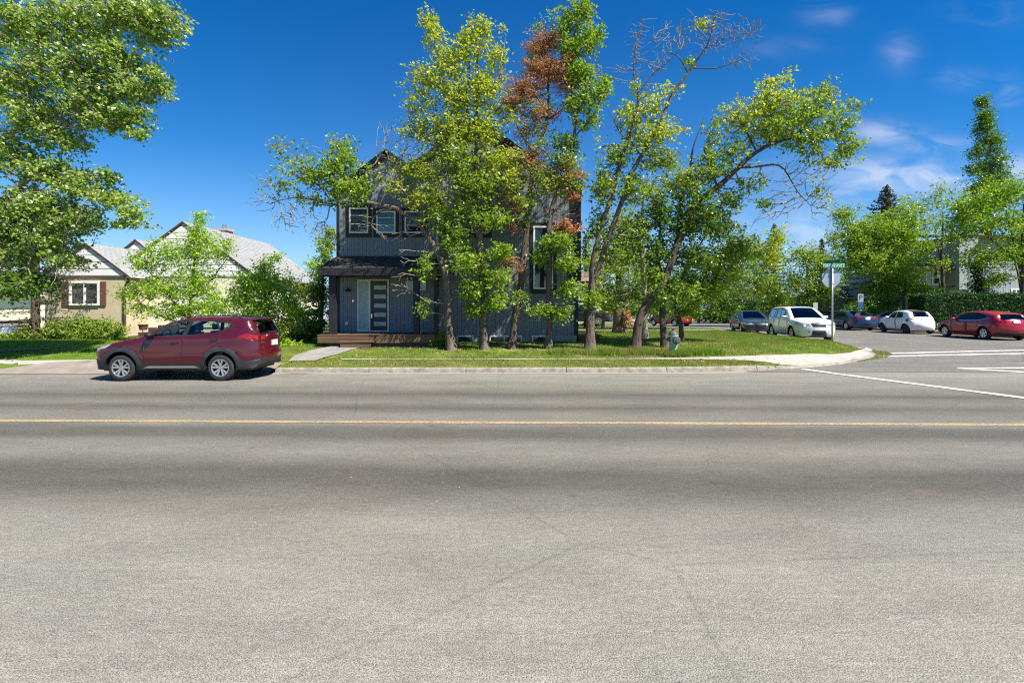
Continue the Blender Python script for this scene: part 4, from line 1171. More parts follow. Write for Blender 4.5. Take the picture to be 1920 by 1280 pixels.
tree('boxelder_tree', 'dark stemmed upright tree directly behind the fire hydrant', 18.2,
     [[(1247, 655, .14), (1243, 610, .13), (1243, 575, .125), (1248, 535, .12), (1262, 480, .10), (1272, 430, .09), (1276, 380, .07), (1290, 320, .05), (1300, 270, .03), (1320, 220, .012)],
      [(1248, 535, .06), (1235, 480, .05), (1238, 420, .035), (1225, 370, .02)], [(1272, 430, .05), (1310, 420, .035), (1350, 400, .02)]],
     [(1240, 400, 36, 40, 1.0, 120, (LD, .9)), (1290, 420, 44, 36, 1.1, 150, (LD, .95)), (1340, 430, 44, 26, 1.0, 100, (LD, .9)), (1240, 470, 34, 34, .9, 110, (LD, .9)), (1300, 480, 44, 30, 1.1, 140, (LD, .95)), (1225, 520, 26, 26, .7, 66, (LM, .9)), (1275, 545, 36, 26, .9, 96, (LG, .9)),
      (1340, 400, 40, 20, .8, 50, (LM, .8)), (1290, 340, 36, 34, .9, 70, (LM, .6)), (1200, 430, 24, 44, .6, 70, (LG, .7))],
     17, 'bark_dark', group=GROUP)
tree('boxelder_tree', 'thin crooked tree with a bright low crown, rightmost trunk on the lawn', 20.2,
     [[(1279, 643, .11), (1276, 610, .10), (1266, 580, .095), (1270, 545, .08), (1290, 500, .06), (1310, 460, .04), (1330, 430, .02)], [(1290, 500, .05), (1330, 480, .035), (1370, 460, .02)]],
     [(1300, 540, 40, 34, 1.0, 130, (LG, 1.0)), (1340, 530, 34, 34, .9, 100, (LM, 1.05)), (1290, 580, 30, 16, .7, 60, (LG, 1.0)), (1345, 490, 42, 34, 1.0, 110, (LY, .95)), (1385, 470, 42, 38, 1.0, 110, (LM, .9)), (1370, 520, 20, 26, .6, 44, (LY, .9))],
     18, 'bark_dark', group=GROUP)
tree('boxelder_tree', 'pale barked tree standing behind the leaning one', 22.5,
     [[(1209, 640, .17), (1208, 600, .15), (1207, 560, .14), (1205, 510, .12), (1200, 450, .09), (1205, 390, .06), (1215, 330, .03)], [(1205, 510, .07), (1180, 450, .05), (1165, 400, .03)]],
     [(1195, 480, 44, 44, 1.4, 130, (LM, .9)), (1180, 420, 34, 40, 1.2, 90, (LM, .75)), (1215, 560, 36, 24, 1.0, 80, (LD, .9)), (1235, 360, 34, 44, 1.2, 90, (LM, .7)), (1160, 545, 34, 30, 1.0, 80, (LD, .9))],
     19, 'bark_pale', group=GROUP)
tree('broken_tree', 'thick reddish stump-like trunk with a hanging broken branch', 27.5,
     [[(1162, 622, .36), (1161, 600, .34), (1162, 575, .32), (1164, 545, .27), (1162, 500, .2), (1158, 450, .12), (1160, 400, .06)], [(1164, 570, .09), (1172, 590, .07, -.4), (1186, 612, .04, -.7)]],
     [(1160, 500, 44, 40, 1.5, 120, (LM, .9)), (1140, 560, 40, 28, 1.3, 110, (LM, .85)), (1120, 540, 30, 26, 1.0, 60, (LY, .8)), (1180, 600, 10, 16, .4, 16, (LR, .8), -.6), (1170, 420, 40, 40, 1.3, 80, (LM, .7)), (1200, 580, 26, 18, .8, 50, (LD, .9))],
     20, 'bark', leaf=.13)

# left side: poplar leaning in from beyond the frame, spruce, bungalow trees
tree('poplar_tree', 'large poplar whose leafy boughs fill the upper left of the view', 15.5,
     [[(-120, 690, .34), (-100, 560, .30), (-70, 430, .26), (-50, 300, .22), (-40, 160, .16), (-20, 20, .10), (0, -100, .05)],
      [(-60, 400, .12), (10, 372, .10), (60, 330, .07), (130, 325, .04), (190, 330, .02)], [(-50, 300, .11), (20, 250, .08), (90, 215, .06), (150, 240, .04), (220, 230, .02)],
      [(-45, 200, .10), (60, 120, .08), (130, 130, .06), (200, 150, .04), (270, 180, .02)], [(-35, 100, .10), (60, 30, .07), (160, 10, .05), (240, 30, .03), (310, 40, .015)],
      [(-60, 430, .10), (0, 460, .08), (60, 470, .05), (110, 480, .02)], [(60, 330, .05), (140, 360, .04), (210, 375, .02)]],
     [(300, 30, 44, 34, 1.0, 100, 'leaf_poplar'), (240, 30, 60, 40, 1.3, 150, 'leaf_poplar'), (150, 40, 80, 50, 1.6, 210, 'leaf_poplar'), (50, 50, 80, 60, 1.6, 210, 'leaf_poplar'),
      (285, 65, 36, 20, .8, 40, 'leaf_poplar'), (230, 110, 56, 34, 1.2, 120, 'leaf_poplar'), (130, 130, 80, 50, 1.6, 210, 'leaf_poplar'), (30, 160, 70, 60, 1.6, 200, 'leaf_poplar'),
      (285, 150, 28, 26, .7, 50, 'leaf_poplar'), (245, 165, 50, 26, 1.0, 90, 'leaf_poplar'), (170, 190, 60, 40, 1.2, 150, 'leaf_poplar'), (80, 230, 60, 44, 1.4, 150, 'leaf_poplar'), (245, 215, 36, 22, .8, 50, 'leaf_poplar'), (260, 250, 22, 10, .4, 16, 'leaf_poplar'),
      (200, 225, 44, 22, .9, 60, 'leaf_poplar'), (120, 265, 46, 20, .9, 50, ('leaf_poplar', .8)), (30, 290, 60, 50, 1.4, 150, 'leaf_poplar'), (90, 320, 50, 26, 1.0, 80, 'leaf_poplar'),
      (150, 345, 50, 26, 1.0, 90, 'leaf_poplar'), (205, 325, 22, 9, .4, 16, 'leaf_poplar'), (215, 370, 50, 18, .8, 50, 'leaf_poplar'), (90, 390, 60, 40, 1.3, 130, 'leaf_poplar'), (20, 400, 60, 50, 1.4, 140, 'leaf_poplar'),
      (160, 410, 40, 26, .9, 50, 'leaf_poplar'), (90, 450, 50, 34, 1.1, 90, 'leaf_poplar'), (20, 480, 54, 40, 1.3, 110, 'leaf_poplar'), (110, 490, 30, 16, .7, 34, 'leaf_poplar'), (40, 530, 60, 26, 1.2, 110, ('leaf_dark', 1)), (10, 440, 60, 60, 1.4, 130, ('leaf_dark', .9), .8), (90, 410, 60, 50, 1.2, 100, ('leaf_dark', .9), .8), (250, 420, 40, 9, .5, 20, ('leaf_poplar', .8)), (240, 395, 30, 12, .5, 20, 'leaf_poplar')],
     21, 'bark_grey', leaf=.112, asp=.85, lpa=8, cat='poplar', base=.3)
conifer('spruce_tree', 'dark spruce behind the poplar boughs at the bungalow corner', 66, 21.8, 335, 270, 22, 'needle_brown', dens=.75, gappy=.25, ybot=602)
tree('lilac_tree', 'bright young tree with fine leaves in front of the cream wall of the bungalow', 20.5,
     [[(352, 640, .08), (354, 600, .07), (358, 560, .06), (362, 510, .05), (368, 460, .035), (372, 405, .012)], [(354, 600, .05), (320, 560, .04), (290, 520, .03), (262, 490, .012)], [(358, 560, .04), (400, 520, .03), (430, 480, .012)], [(353, 610, .04), (300, 590, .03), (245, 555, .012)]],
     [(375, 410, 14, 22, .4, 18, 'leaf_lime'), (372, 440, 24, 26, .5, 34, 'leaf_lime'), (345, 470, 46, 34, .9, 90, ('leaf_lime', .9)), (300, 480, 44, 34, .9, 80, ('leaf_lime', .8)), (400, 470, 34, 34, .8, 60, ('leaf_lime', .9)), (262, 490, 34, 22, .6, 40, ('leaf_lime', .7)),
      (300, 540, 56, 34, 1.1, 120, ('leaf_lime', .95)), (370, 530, 54, 40, 1.1, 130, 'leaf_lime'), (245, 550, 28, 20, .5, 36, 'leaf_lime'), (330, 580, 54, 20, .9, 80, 'leaf_lime'), (400, 570, 44, 30, .9, 90, 'leaf_lime'), (265, 580, 30, 12, .5, 24, ('leaf_lime', .8)), (425, 455, 18, 18, .4, 18, ('leaf_lime', .8))],
     23, 'bark', leaf=.10, lpa=8.5, sig=.11)
tree('lilac_tree', 'rounded bright green bushy tree directly behind the maroon car tail', 19.5,
     [[(500, 645, .07), (500, 610, .06), (498, 570, .05), (496, 520, .03), (495, 482, .012)], [(500, 600, .04), (470, 560, .03), (450, 530, .012)], [(500, 600, .04), (535, 570, .03), (555, 550, .012)]],
     [(495, 500, 20, 24, .5, 34, 'leaf_lime'), (470, 530, 36, 30, .8, 90, 'leaf_lime'), (515, 535, 38, 34, .8, 100, 'leaf_lime'), (450, 560, 30, 24, .7, 60, 'leaf_lime'), (490, 575, 46, 30, .9, 120, 'leaf_lime'), (545, 570, 26, 34, .6, 70, 'leaf_lime'), (470, 600, 50, 20, .8, 80, 'leaf_lime'), (535, 610, 34, 22, .7, 70, ('leaf_mid', 1)), (520, 480, 14, 12, .3, 10, 'leaf_lime')],
     24, 'bark', leaf=.10, lpa=8.5, sig=.11)
tree('shade_tree', 'loose tree rising between the bungalow and the dark house', 24.0,
     [[(600, 635, .12), (602, 590, .10), (604, 540, .08), (607, 490, .05), (612, 430, .015)]],
     [(612, 460, 22, 34, .8, 60, ('leaf_mid', 1)), (600, 500, 28, 30, 1.0, 80, ('leaf_lime', 1)), (580, 545, 34, 30, 1.1, 90, ('leaf_mid', 1)), (560, 590, 30, 24, 1.0, 80, ('leaf_lime', 1)), (602, 560, 24, 44, .9, 100, ('leaf_dark', 1)), (580, 610, 34, 16, 1.0, 70, ('leaf_dark', 1)), (625, 440, 14, 16, .5, 20, ('leaf_mid', 1))],
     25, 'bark_dark', leaf=.12)

# juniper mound before the bungalow window
def mound(name, label, cat, D, blobs, m, seed, n=900, leaf=.1, base=.45, droop=-.4, asp=.4, group=None):
    rng = np.random.default_rng(seed)
    cx = X_(blobs[0][0], D)
    root = empty(name, (cx, D, base), label=label, cat=cat, group=group)
    C, p0, p1 = [], [], []
    for (px, py, rx, ry, rz, dens) in blobs:
        c = np.array(P(px, py, D)) - np.array([cx, D, base]); s = D / FPX
        k = int(n * dens)
        nb = max(6, k // 22)
        for _ in range(nb):
            q = rng.normal(size=3); q /= np.linalg.norm(q); q[2] = abs(q[2]) * .9 + .1; q *= rng.uniform(.6, 1.1)
            tip = c + q * np.array([rx * s, rz, ry * s])
            st = c + q * np.array([rx * s, rz, ry * s]) * .2 - np.array([0, 0, ry * s * .5])
            t = rng.uniform(.25, 1.05, (22, 1))
            C.append(st + (tip - st) * t + rng.normal(0, .055, (22, 3)))
            p0.append(st); p1.append(tip)
    tv, tf = twigs_arrays(np.array(p0), np.array(p1), np.full(len(p0), .012), np.full(len(p0), .005), 3, rng)
    mk('stems', tv, tf, M['bark_dark'], root)
    C = np.vstack(C)
    C = C[C[:, 2] > -.1]
    leaves_mesh('foliage', C, rng.uniform(.7, 1.4, len(C)) * leaf, M[m], root, rng, droop=droop, asp=asp)
    return root
mound('juniper_bush', 'wide spreading juniper under the shuttered window', 'bush', 22.3,
      [(160, 625, 64, 30, 1.3, 6), (100, 630, 50, 26, 1.2, 5), (205, 628, 34, 24, 1.0, 3.4), (55, 632, 34, 20, .9, 3), (150, 610, 26, 20, .8, 2), (195, 612, 22, 18, .6, 1.2), (110, 612, 22, 16, .6, 1.2)], 'juniper', 31, 560, .11)
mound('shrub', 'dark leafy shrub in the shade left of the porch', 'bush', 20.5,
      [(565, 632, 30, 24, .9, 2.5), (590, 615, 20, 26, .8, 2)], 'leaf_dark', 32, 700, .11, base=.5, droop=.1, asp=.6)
mound('shrub', 'leafy weeds sprouting at the foot of the porch corner', 'bush', 18.2,
      [(832, 638, 13, 22, .4, 1.6), (818, 645, 12, 10, .3, .7)], 'leaf_mid', 33, 420, .08, base=.45, droop=-.2, asp=.4)
mound('shrub', 'low green shrub by the walkway behind the maroon car', 'bush', 18.6,
      [(545, 648, 16, 14, .5, 1.3)], 'leaf_lime', 34, 500, .08, base=.45, droop=-.1, asp=.5)

# ================================================================== CARS
def catmull_closed(pts, k=5):
    n = len(pts); out = []
    for i in range(n):
        a, b, c, d = [np.array(pts[(i + j) % n], float) for j in (-1, 0, 1, 2)]
        L = np.hypot(*(c - b)); kk = max(1, min(k, int(L / .05)))
        for t in np.linspace(0, 1, kk, endpoint=False):
            p = .5 * ((2 * b) + (-a + c) * t + (2 * a - 5 * b + 4 * c - d) * t * t + (-a + 3 * b - 3 * c + d) * t ** 3)
            if np.hypot(*(b - a)) > 1.2 or np.hypot(*(d - c)) > 1.2 or L > 1.2: p = b + (c - b) * t
            out.append(tuple(p))
    return out
def line_poly(pts, w):
    pts = [np.array(p, float) for p in pts]; L, Rr = [], []
    for i, p in enumerate(pts):
        d = pts[min(i + 1, len(pts) - 1)] - pts[max(i - 1, 0)]; d /= np.hypot(*d); n = np.array([-d[1], d[0]]) * w / 2
        L.append(tuple(p + n)); Rr.append(tuple(p - n))
    return L + Rr[::-1]
def circ(cx, cz, r, n=30, a0=0, a1=360):
    return [(cx + r * math.cos(R(a0 + (a1 - a0) * k / n)), cz + r * math.sin(R(a0 + (a1 - a0) * k / n))) for k in range(n + (0 if a1 - a0 == 360 else 1))]

def make_wheel(root, x, y, r, side, w=.22, dark=False, rim_r=.66, spokes=5, x_name='wheel'):
    we = empty(x_name, (x, y, r)); we.parent = root
    s = -1 if side < 0 else 1
    b = MB()
    b.lathe([(r * rim_r * .98, -w / 2 + .015), (r * .80, -w / 2), (r * .93, -w / 2 + .012), (r * .985, -w / 2 + .035), (r, -w / 2 + .07), (r * 1.0, w / 2 - .07), (r * .985, w / 2 - .035), (r * .93, w / 2 - .012), (r * .8, w / 2), (r * rim_r * .98, w / 2 - .015), (r * rim_r * .98, -w / 2 + .015)], 'y', (0, 0, 0), 36)
    b.build('tyre', M['rubber'], we, smooth=True)
    rr = r * rim_r; yo = s * (w / 2 - .01)
    b = MB()
    b.lathe([(rr * 1.01, yo), (rr * 1.01, yo + s * .012), (rr * .9, yo + s * .008), (rr * .88, yo - s * .06)], 'y', (0, 0, 0), 36)
    for k in range(spokes):
        a = 2 * math.pi * k / spokes + math.pi / 2
        for off, wd in ((-.16, .10), (.16, .10)):
            a1, a2 = a + off * .35, a + off * 1.5
            c1, c2 = np.array([math.cos(a1), math.sin(a1)]), np.array([math.cos(a2), math.sin(a2)])
            p, q = c1 * rr * .12, c2 * rr * .92
            d = (q - p) / np.hypot(*(q - p)); n = np.array([-d[1], d[0]])
            V = []
            for yy in (yo - s * .03, yo + s * .004):
                for (pp, ww) in ((p, rr * .075), (q, rr * wd * 1.15)):
                    y2 = yy + (s * .0 if pp is q else -s * .015)
                    V += [(pp[0] + n[0] * ww, y2, pp[1] + n[1] * ww), (pp[0] - n[0] * ww, y2, pp[1] - n[1] * ww)]
            b.add(V, [(0, 1, 3, 2), (4, 6, 7, 5), (0, 2, 6, 4), (1, 5, 7, 3), (2, 3, 7, 6), (0, 4, 5, 1)])
    b.lathe([(rr * .2, yo - s * .03), (rr * .2, yo - s * .004), (rr * .12, yo + s * .004), (0, yo + s * .004)], 'y', (0, 0, 0), 16)
    b.build('rim', M['rim_dark'] if dark else M['rim'], we)
    b = MB(); b.lathe([(rr * .97, yo - s * .07), (0, yo - s * .065)], 'y', (0, 0, 0), 24); b.build('wheel_backing', M['black'], we)  # plain black backing disc filling the wheel behind the spokes
    return we

def make_car(name, label, X, Y, z, th, sp, paint_m, cat='car', group=None, dark_rims=False, glass='cargl_dark', tint=None, detail=True, step=.085, interior=True):
    root = empty(name, (X, Y, z), R(th), label=label, cat=cat, group=group)
    Lc = sp['L'] / 2
    S = catmull_closed(sp['sil']); S = np.array(S)
    m = len(S)
    T = np.roll(S, -1, 0) - np.roll(S, 1, 0); T /= np.hypot(T[:, 0], T[:, 1])[:, None]
    N = np.stack([-T[:, 1], T[:, 0]], 1)
    cen = S.mean(0)
    area = np.sum(S[:, 0] * np.roll(S[:, 1], -1) - np.roll(S[:, 0], -1) * S[:, 1])
    if area > 0: N = -N           # outward for either winding
    # smooth normals
    for _ in range(3): N = N * .5 + (np.roll(N, 1, 0) + np.roll(N, -1, 0)) * .25
    N /= np.hypot(N[:, 0], N[:, 1])[:, None]
    nx = np.abs(N[:, 0]) ** 2
    bottom = N[:, 1] < -.6
    Rr = np.where(bottom, .05, .11 + .26 * nx * (S[:, 1] < sp['belt'] + .02) + .05 * nx)
    Ry = np.where(bottom, .03, .13 + .15 * nx * (S[:, 1] < sp['belt'] + .02))
    wm_, belt = sp['w'] / 2, sp['belt']
    def width(x, zz):
        y = np.full_like(x, wm_)
        y -= np.where(zz < .7, .10 * ((.7 - zz) / .5) ** 2, 0)
        y -= np.where((zz > .7), .05 * np.clip((zz - .7) / (belt - .7), 0, 1) ** 2, 0)
        y -= np.where(zz > belt, (zz - belt) * sp.get('tumble', .34), 0)
        for (xa, za, xb, zb_, amp) in sp.get('crease', []):
            zl = za + (zb_ - za) * np.clip((x - xa) / (xb - xa), -.2, 1.2)
            y += amp * np.exp(-((zz - zl) / .035) ** 2) * ((x > xa - .1) & (x < xb + .1))
        y -= .10 * np.clip((.95 - x) / .95, 0, 1) ** 2 + .08 * np.clip((x - sp['L'] + .9) / .9, 0, 1) ** 2
        for (ax, az, ar) in sp['arches']:    # flared lip round the wheel
            dd = np.hypot(x - ax, zz - az)
            y += .022 * np.exp(-((dd - ar - .03) / .055) ** 2)
        return y
    def ysurf(Q):
        Q = np.asarray(Q, float)
        d = np.hypot(Q[:, None, 0] - S[None, :, 0], Q[:, None, 1] - S[None, :, 1])
        u = np.clip((Rr[None] - d) / Rr[None], 0, 1)
        ins = (Ry[None] * (1 - np.sqrt(1 - u * u))).max(1)
        return np.maximum(width(Q[:, 0].copy(), Q[:, 1].copy()) - ins, .04)
    regs = sp['side']
    A = S.min(0), S.max(0)
    gx = np.arange(A[0][0] + step / 2, A[1][0], step); gz_ = np.arange(A[0][1] + step / 2, A[1][1], step)
    g = np.array([(x, zz) for x in gx for zz in gz_])
    g = g[inpoly(g, S)]
    dd = np.hypot(g[:, None, 0] - S[None, :, 0], g[:, None, 1] - S[None, :, 1]).min(1); g = g[dd > step * .35]
    # rows close to the silhouette so that the rounding is smooth
    ring = []
    for f in (.05, .13, .26, .45):
        q = S - N * (Rr * f * 1.6)[:, None]
        q = q[inpoly(q, S)]
        ring += list(q[::2])
    def clampin(poly):
        return [tuple(p) for p in poly]
    loops = [[tuple(p) for p in S]]
    reglist = []
    for (ax, az, ar) in sp['arches']:
        reglist.append(('hole', circ(ax, az, ar, 40)))
    for nm, poly in regs: reglist.append((nm, poly))
    for nm, poly in reglist: loops.append(poly)
    V2, F = cdt(list(g) + ring, loops, 1e-4)
    cc = V2[F].mean(1)
    F = F[inpoly(cc, S)]; cc = V2[F].mean(1)
    cls = np.full(len(F), -1)
    for i, (nm, poly) in enumerate(reglist):
        k = inpoly(cc, poly) & (cls == -1); cls[k] = i
    yv = ysurf(V2)
    groups = {}
    for i in range(len(F)):
        nm = 'body' if cls[i] == -1 else reglist[cls[i]][0]
        if nm == 'hole': continue
        key = (nm, cls[i] if nm not in ('body', 'gap') else 0)
        groups.setdefault(key, []).append(F[i])
    # the strip that wraps over bonnet, roof and tail
    ye = ysurf(S)
    sl_ = np.r_[0, np.cumsum(np.hypot(*(np.roll(S, -1, 0) - S).T))]   # m+1
    S2 = np.vstack([S, S[:1]]); N2 = np.vstack([N, N[:1]]); ye2 = np.r_[ye, ye[0]]
    cr = np.where(bottom, 0, .025 + .065 * nx * (S[:, 1] < belt + .05) + .03 * nx); cr2 = np.r_[cr, cr[0]]
    def s_of(p): return sl_[int(np.argmin(np.hypot(S[:, 0] - p[0], S[:, 1] - p[1])))]
    def strip_map(Q):
        s = Q[:, 0]; t = Q[:, 1]
        fx = lambda a: np.interp(s, sl_, a)
        y = t * fx(ye2); c = fx(cr2) * (1 - t * t)
        return np.stack([fx(S2[:, 0]) + fx(N2[:, 0]) * c, y, fx(S2[:, 1]) + fx(N2[:, 1]) * c], 1)
    ts = np.linspace(-1, 1, 15)
    pts = [(s, t) for s in sl_ for t in ts]
    sreg = []
    for nm, poly in sp['strip']:
        sreg.append((nm, [(s_of(p), t) for p, t in poly]))
    bnd = [(s, -1.0) for s in sl_] + [(s, 1.0) for s in sl_[::-1]]
    VS, FS = cdt(pts, [p for _, p in sreg], 1e-5)
    VS[:, 0] = np.clip(VS[:, 0], 0, sl_[-1])
    cs = VS[FS].mean(1)
    c3 = np.full(len(FS), -1)
    for i, (nm, poly) in enumerate(sreg):
        k = inpoly(cs, poly) & (c3 == -1); c3[k] = i
    V3 = strip_map(VS)
    sgroups = {}
    for i in range(len(FS)):
        nm = 'body' if c3[i] == -1 else sreg[c3[i]][0]
        key = (nm, c3[i] if nm not in ('body', 'gap') else 0)
        sgroups.setdefault(key, []).append(FS[i])
    matof = {'body': paint_m, 'gap': M['black'], 'cladding': M['plastic'], 'pillar': M['trim_black'], 'silver': M['rim'], 'side_window': M[glass], 'rear_window': M[glass], 'windscreen': M[glass], 'tail_light': M['tail'], 'headlight': M['lamp'],
             'grille': M['rim_dark'], 'chrome_trim': M['chrome'], 'fog_lamp': M['lamp'], 'sunroof': M['winglass'], 'dark_roof': mat('roof_maroon', (.05, .012, .012), .3), 'bar': M['chrome'], 'reverse_lamp': M['lamp'], 'bed': M['black']}
    PN = {'silver': 'sill_strip', 'bar': 'grille_bar', 'bed': 'cargo_bed', 'dark_roof': 'roof', 'pillar': 'window_pillar'}
    # body, gap, merged across sides and strip
    BV, BF, BM = [], [], []
    def addb(V, F_, mi):
        o = len(BV); BV.extend([tuple(v) for v in V]); BF.extend([tuple(int(a) + o for a in f) for f in F_]); BM.extend([mi] * len(F_))
    for sgn in (-1, 1):
        V3s = np.stack([V2[:, 0] - Lc, yv * sgn, V2[:, 1]], 1)
        for mi, nm in enumerate(('body', 'gap')):
            if (nm, 0) in groups: addb(V3s, groups[(nm, 0)], mi)
        for (nm, k), fs in groups.items():
            if nm in ('body', 'gap'): continue
            fs = np.array(fs)
            u, inv = np.unique(fs, return_inverse=True); vv = V3s[u]
            inv = inv.reshape(fs.shape)
            if nm == 'cladding': vv = vv + np.array([0, sgn * .006, 0])
            o = mk(PN.get(nm, nm), vv, inv, matof[nm], root, True)
    Vb = V3.copy(); Vb[:, 0] -= Lc
    for mi, nm in enumerate(('body', 'gap')):
        if (nm, 0) in sgroups: addb(Vb, sgroups[(nm, 0)], mi)
    for (nm, k), fs in sgroups.items():
        if nm in ('body', 'gap'): continue
        fs = np.array(fs); u, inv = np.unique(fs, return_inverse=True)
        mk(PN.get(nm, nm), Vb[u], inv.reshape(fs.shape), matof[nm], root, True)
    bo = mk('body', BV, BF, [paint_m, M['black']], root, True, BM)
    bm = bmesh.new(); bm.from_mesh(bo.data)
    bmesh.ops.remove_doubles(bm, verts=bm.verts, dist=.0015)
    bmesh.ops.delete(bm, geom=[v for v in bm.verts if not v.link_faces], context='VERTS')
    bmesh.ops.recalc_face_normals(bm, faces=bm.faces)
    bm.to_mesh(bo.data); bm.free()
    bo.data.polygons.foreach_set('use_smooth', np.ones(len(bo.data.polygons), bool))
    # underbody with wheel wells
    b = MB()
    for (ax, az, ar) in sp['arches']:
        for sgn in (-1, 1):
            yo = sgn * (float(ysurf([(ax, az + ar + .01)])[0]) - .012)
            yi = sgn * (wm_ - .42)
            n = 20
            V = [(ax - Lc + ar * math.cos(R(180 * k / n * 1.1 - 9)), yy, az + ar * math.sin(R(180 * k / n * 1.1 - 9))) for yy in (yo, yi) for k in range(n + 1)]
            b.add(V, [(k, k + 1, n + 2 + k, n + 1 + k) for k in range(n)])
            b.add([(ax - Lc + ar * math.cos(R(a)), yi, az + ar * math.sin(R(a))) for a in range(-10, 200, 10)], [tuple(range(21))])
    zf_ = sp.get('floor', .24)
    b.box(-Lc + .25, Lc - .25, -wm_ + .25, wm_ - .25, zf_ - .04, zf_ + .03)
    b.build('underbody', M['black'], root)
    for (ax, az, ar), tag in zip(sp['arches'], ('f', 'r')):
        for sgn in (-1, 1):
            make_wheel(root, ax - Lc, sgn * (wm_ - .135 + sp.get('track', 0)), sp['wr'], sgn, dark=dark_rims, spokes=sp.get('spokes', 5))
    if interior:
        b = MB(); zs = sp['belt']
        fx = sp.get('seatx', 1.95) - Lc
        for xo in (0, .95):
            for sgn in (-1, 1):
                b2 = MB(); cy = sgn * .37
                b2.box(fx + xo, fx + xo + .5, cy - .25, cy + .25, zs - .62, zs - .45)
                b2.quadslab((fx + xo + .42, cy - .24, zs - .5), (fx + xo + .42, cy + .24, zs - .5), (fx + xo + .66, cy + .22, zs + .12), (fx + xo + .66, cy - .22, zs + .12), .12)
                b2.box(fx + xo + .62, fx + xo + .72, cy - .11, cy + .11, zs + .13, zs + .3)
                b2.build('seat', M['seat'], root, bevel=.02)
        b = MB(); b.box(fx - .75, fx - .45, -.68, .68, zs - .3, zs - .04); b.build('dashboard', M['seat'], root, bevel=.03)
        b = MB(); sgn = -1 if True else 1
        ring = [(fx - .28 + .05 * math.sin(R(a)), -.37 + .18 * math.cos(R(a)), zs + .0 + .17 * math.sin(R(a))) for a in range(0, 361, 24)]
        b.tube(ring, .016, 6, cap=False); b.tube([(fx - .28, -.37, zs), (fx - .5, -.37, zs - .12)], .03, 6); b.build('steering_wheel', M['black'], root, smooth=True)
        b = MB(); b.box(-Lc + .9, Lc - .5, -wm_ + .12, wm_ - .12, zs - .75, zs - .7); b.build('cabin_floor', M['black'], root)
    # mirrors, handles
    mx0, mz0 = sp['mirror']
    for sgn in (-1, 1):
        y0 = sgn * float(ysurf([(mx0, mz0)])[0])
        b = MB()
        b.lathe([(0, -.115), (.06, -.11), (.088, -.07), (.095, 0), (.09, .07), (.06, .11), (0, .118)], 'y', (0, 0, 0), 14)
        b.v = [(v[0] * 1.0 + mx0 - Lc, y0 + sgn * .13 + v[1], v[2] * .72 + mz0 + .03) for v in b.v]
        mo = b.build('wing_mirror', [M['black'] if sp.get('mirror_black') else paint_m], root, smooth=True)
        b = MB(); b.box(mx0 - Lc - .03, mx0 - Lc + .05, min(y0 - sgn * .02, y0 + sgn * .07), max(y0 - sgn * .02, y0 + sgn * .07), mz0 - .035, mz0 + .02); b.build('mirror_arm', M['black'], mo)
        for (hx_, hz_) in sp['handles']:
            yh = sgn * float(ysurf([(hx_, hz_)])[0])
            b = MB(); V_ = []
            b.box(hx_ - Lc - .10, hx_ - Lc + .10, min(yh, yh + sgn * .035), max(yh, yh + sgn * .035), hz_ - .015, hz_ + .018)
            b.build('door_handle', M['chrome'] if sp.get('chrome_handles') else paint_m, root, bevel=.012)
    # plate on the tail
    if 'plate' in sp:
        (pxz, tt) = sp['plate']
        s0 = s_of(pxz)
        c = strip_map(np.array([[s0, 0.0]]))[0]
        nn = np.array([np.interp(s0, sl_, N2[:, 0]), np.interp(s0, sl_, N2[:, 1])])
        b = MB()
        up = np.array([-nn[1], nn[0]]) if nn[0] > 0 else np.array([nn[1], -nn[0]])
        if up[1] < 0: up = -up
        q = []
        for dpt in (-.01, .022):
            for (yy, uu) in ((-.155, -.075), (.155, -.075), (.155, .075), (-.155, .075)):
                q.append((c[0] - Lc + nn[0] * dpt + up[0] * uu, yy, c[2] + nn[1] * dpt + up[1] * uu))
        b.add(q, [(0, 1, 2, 3), (7, 6, 5, 4), (0, 4, 5, 1), (1, 5, 6, 2), (2, 6, 7, 3), (3, 7, 4, 0)])
        b.build('number_plate', M['plate'], root)
    root['_'] = 0; del root['_']
    return root, dict(ys=ysurf, sof=s_of, sm=strip_map, Lc=Lc, N=N2, sl=sl_)

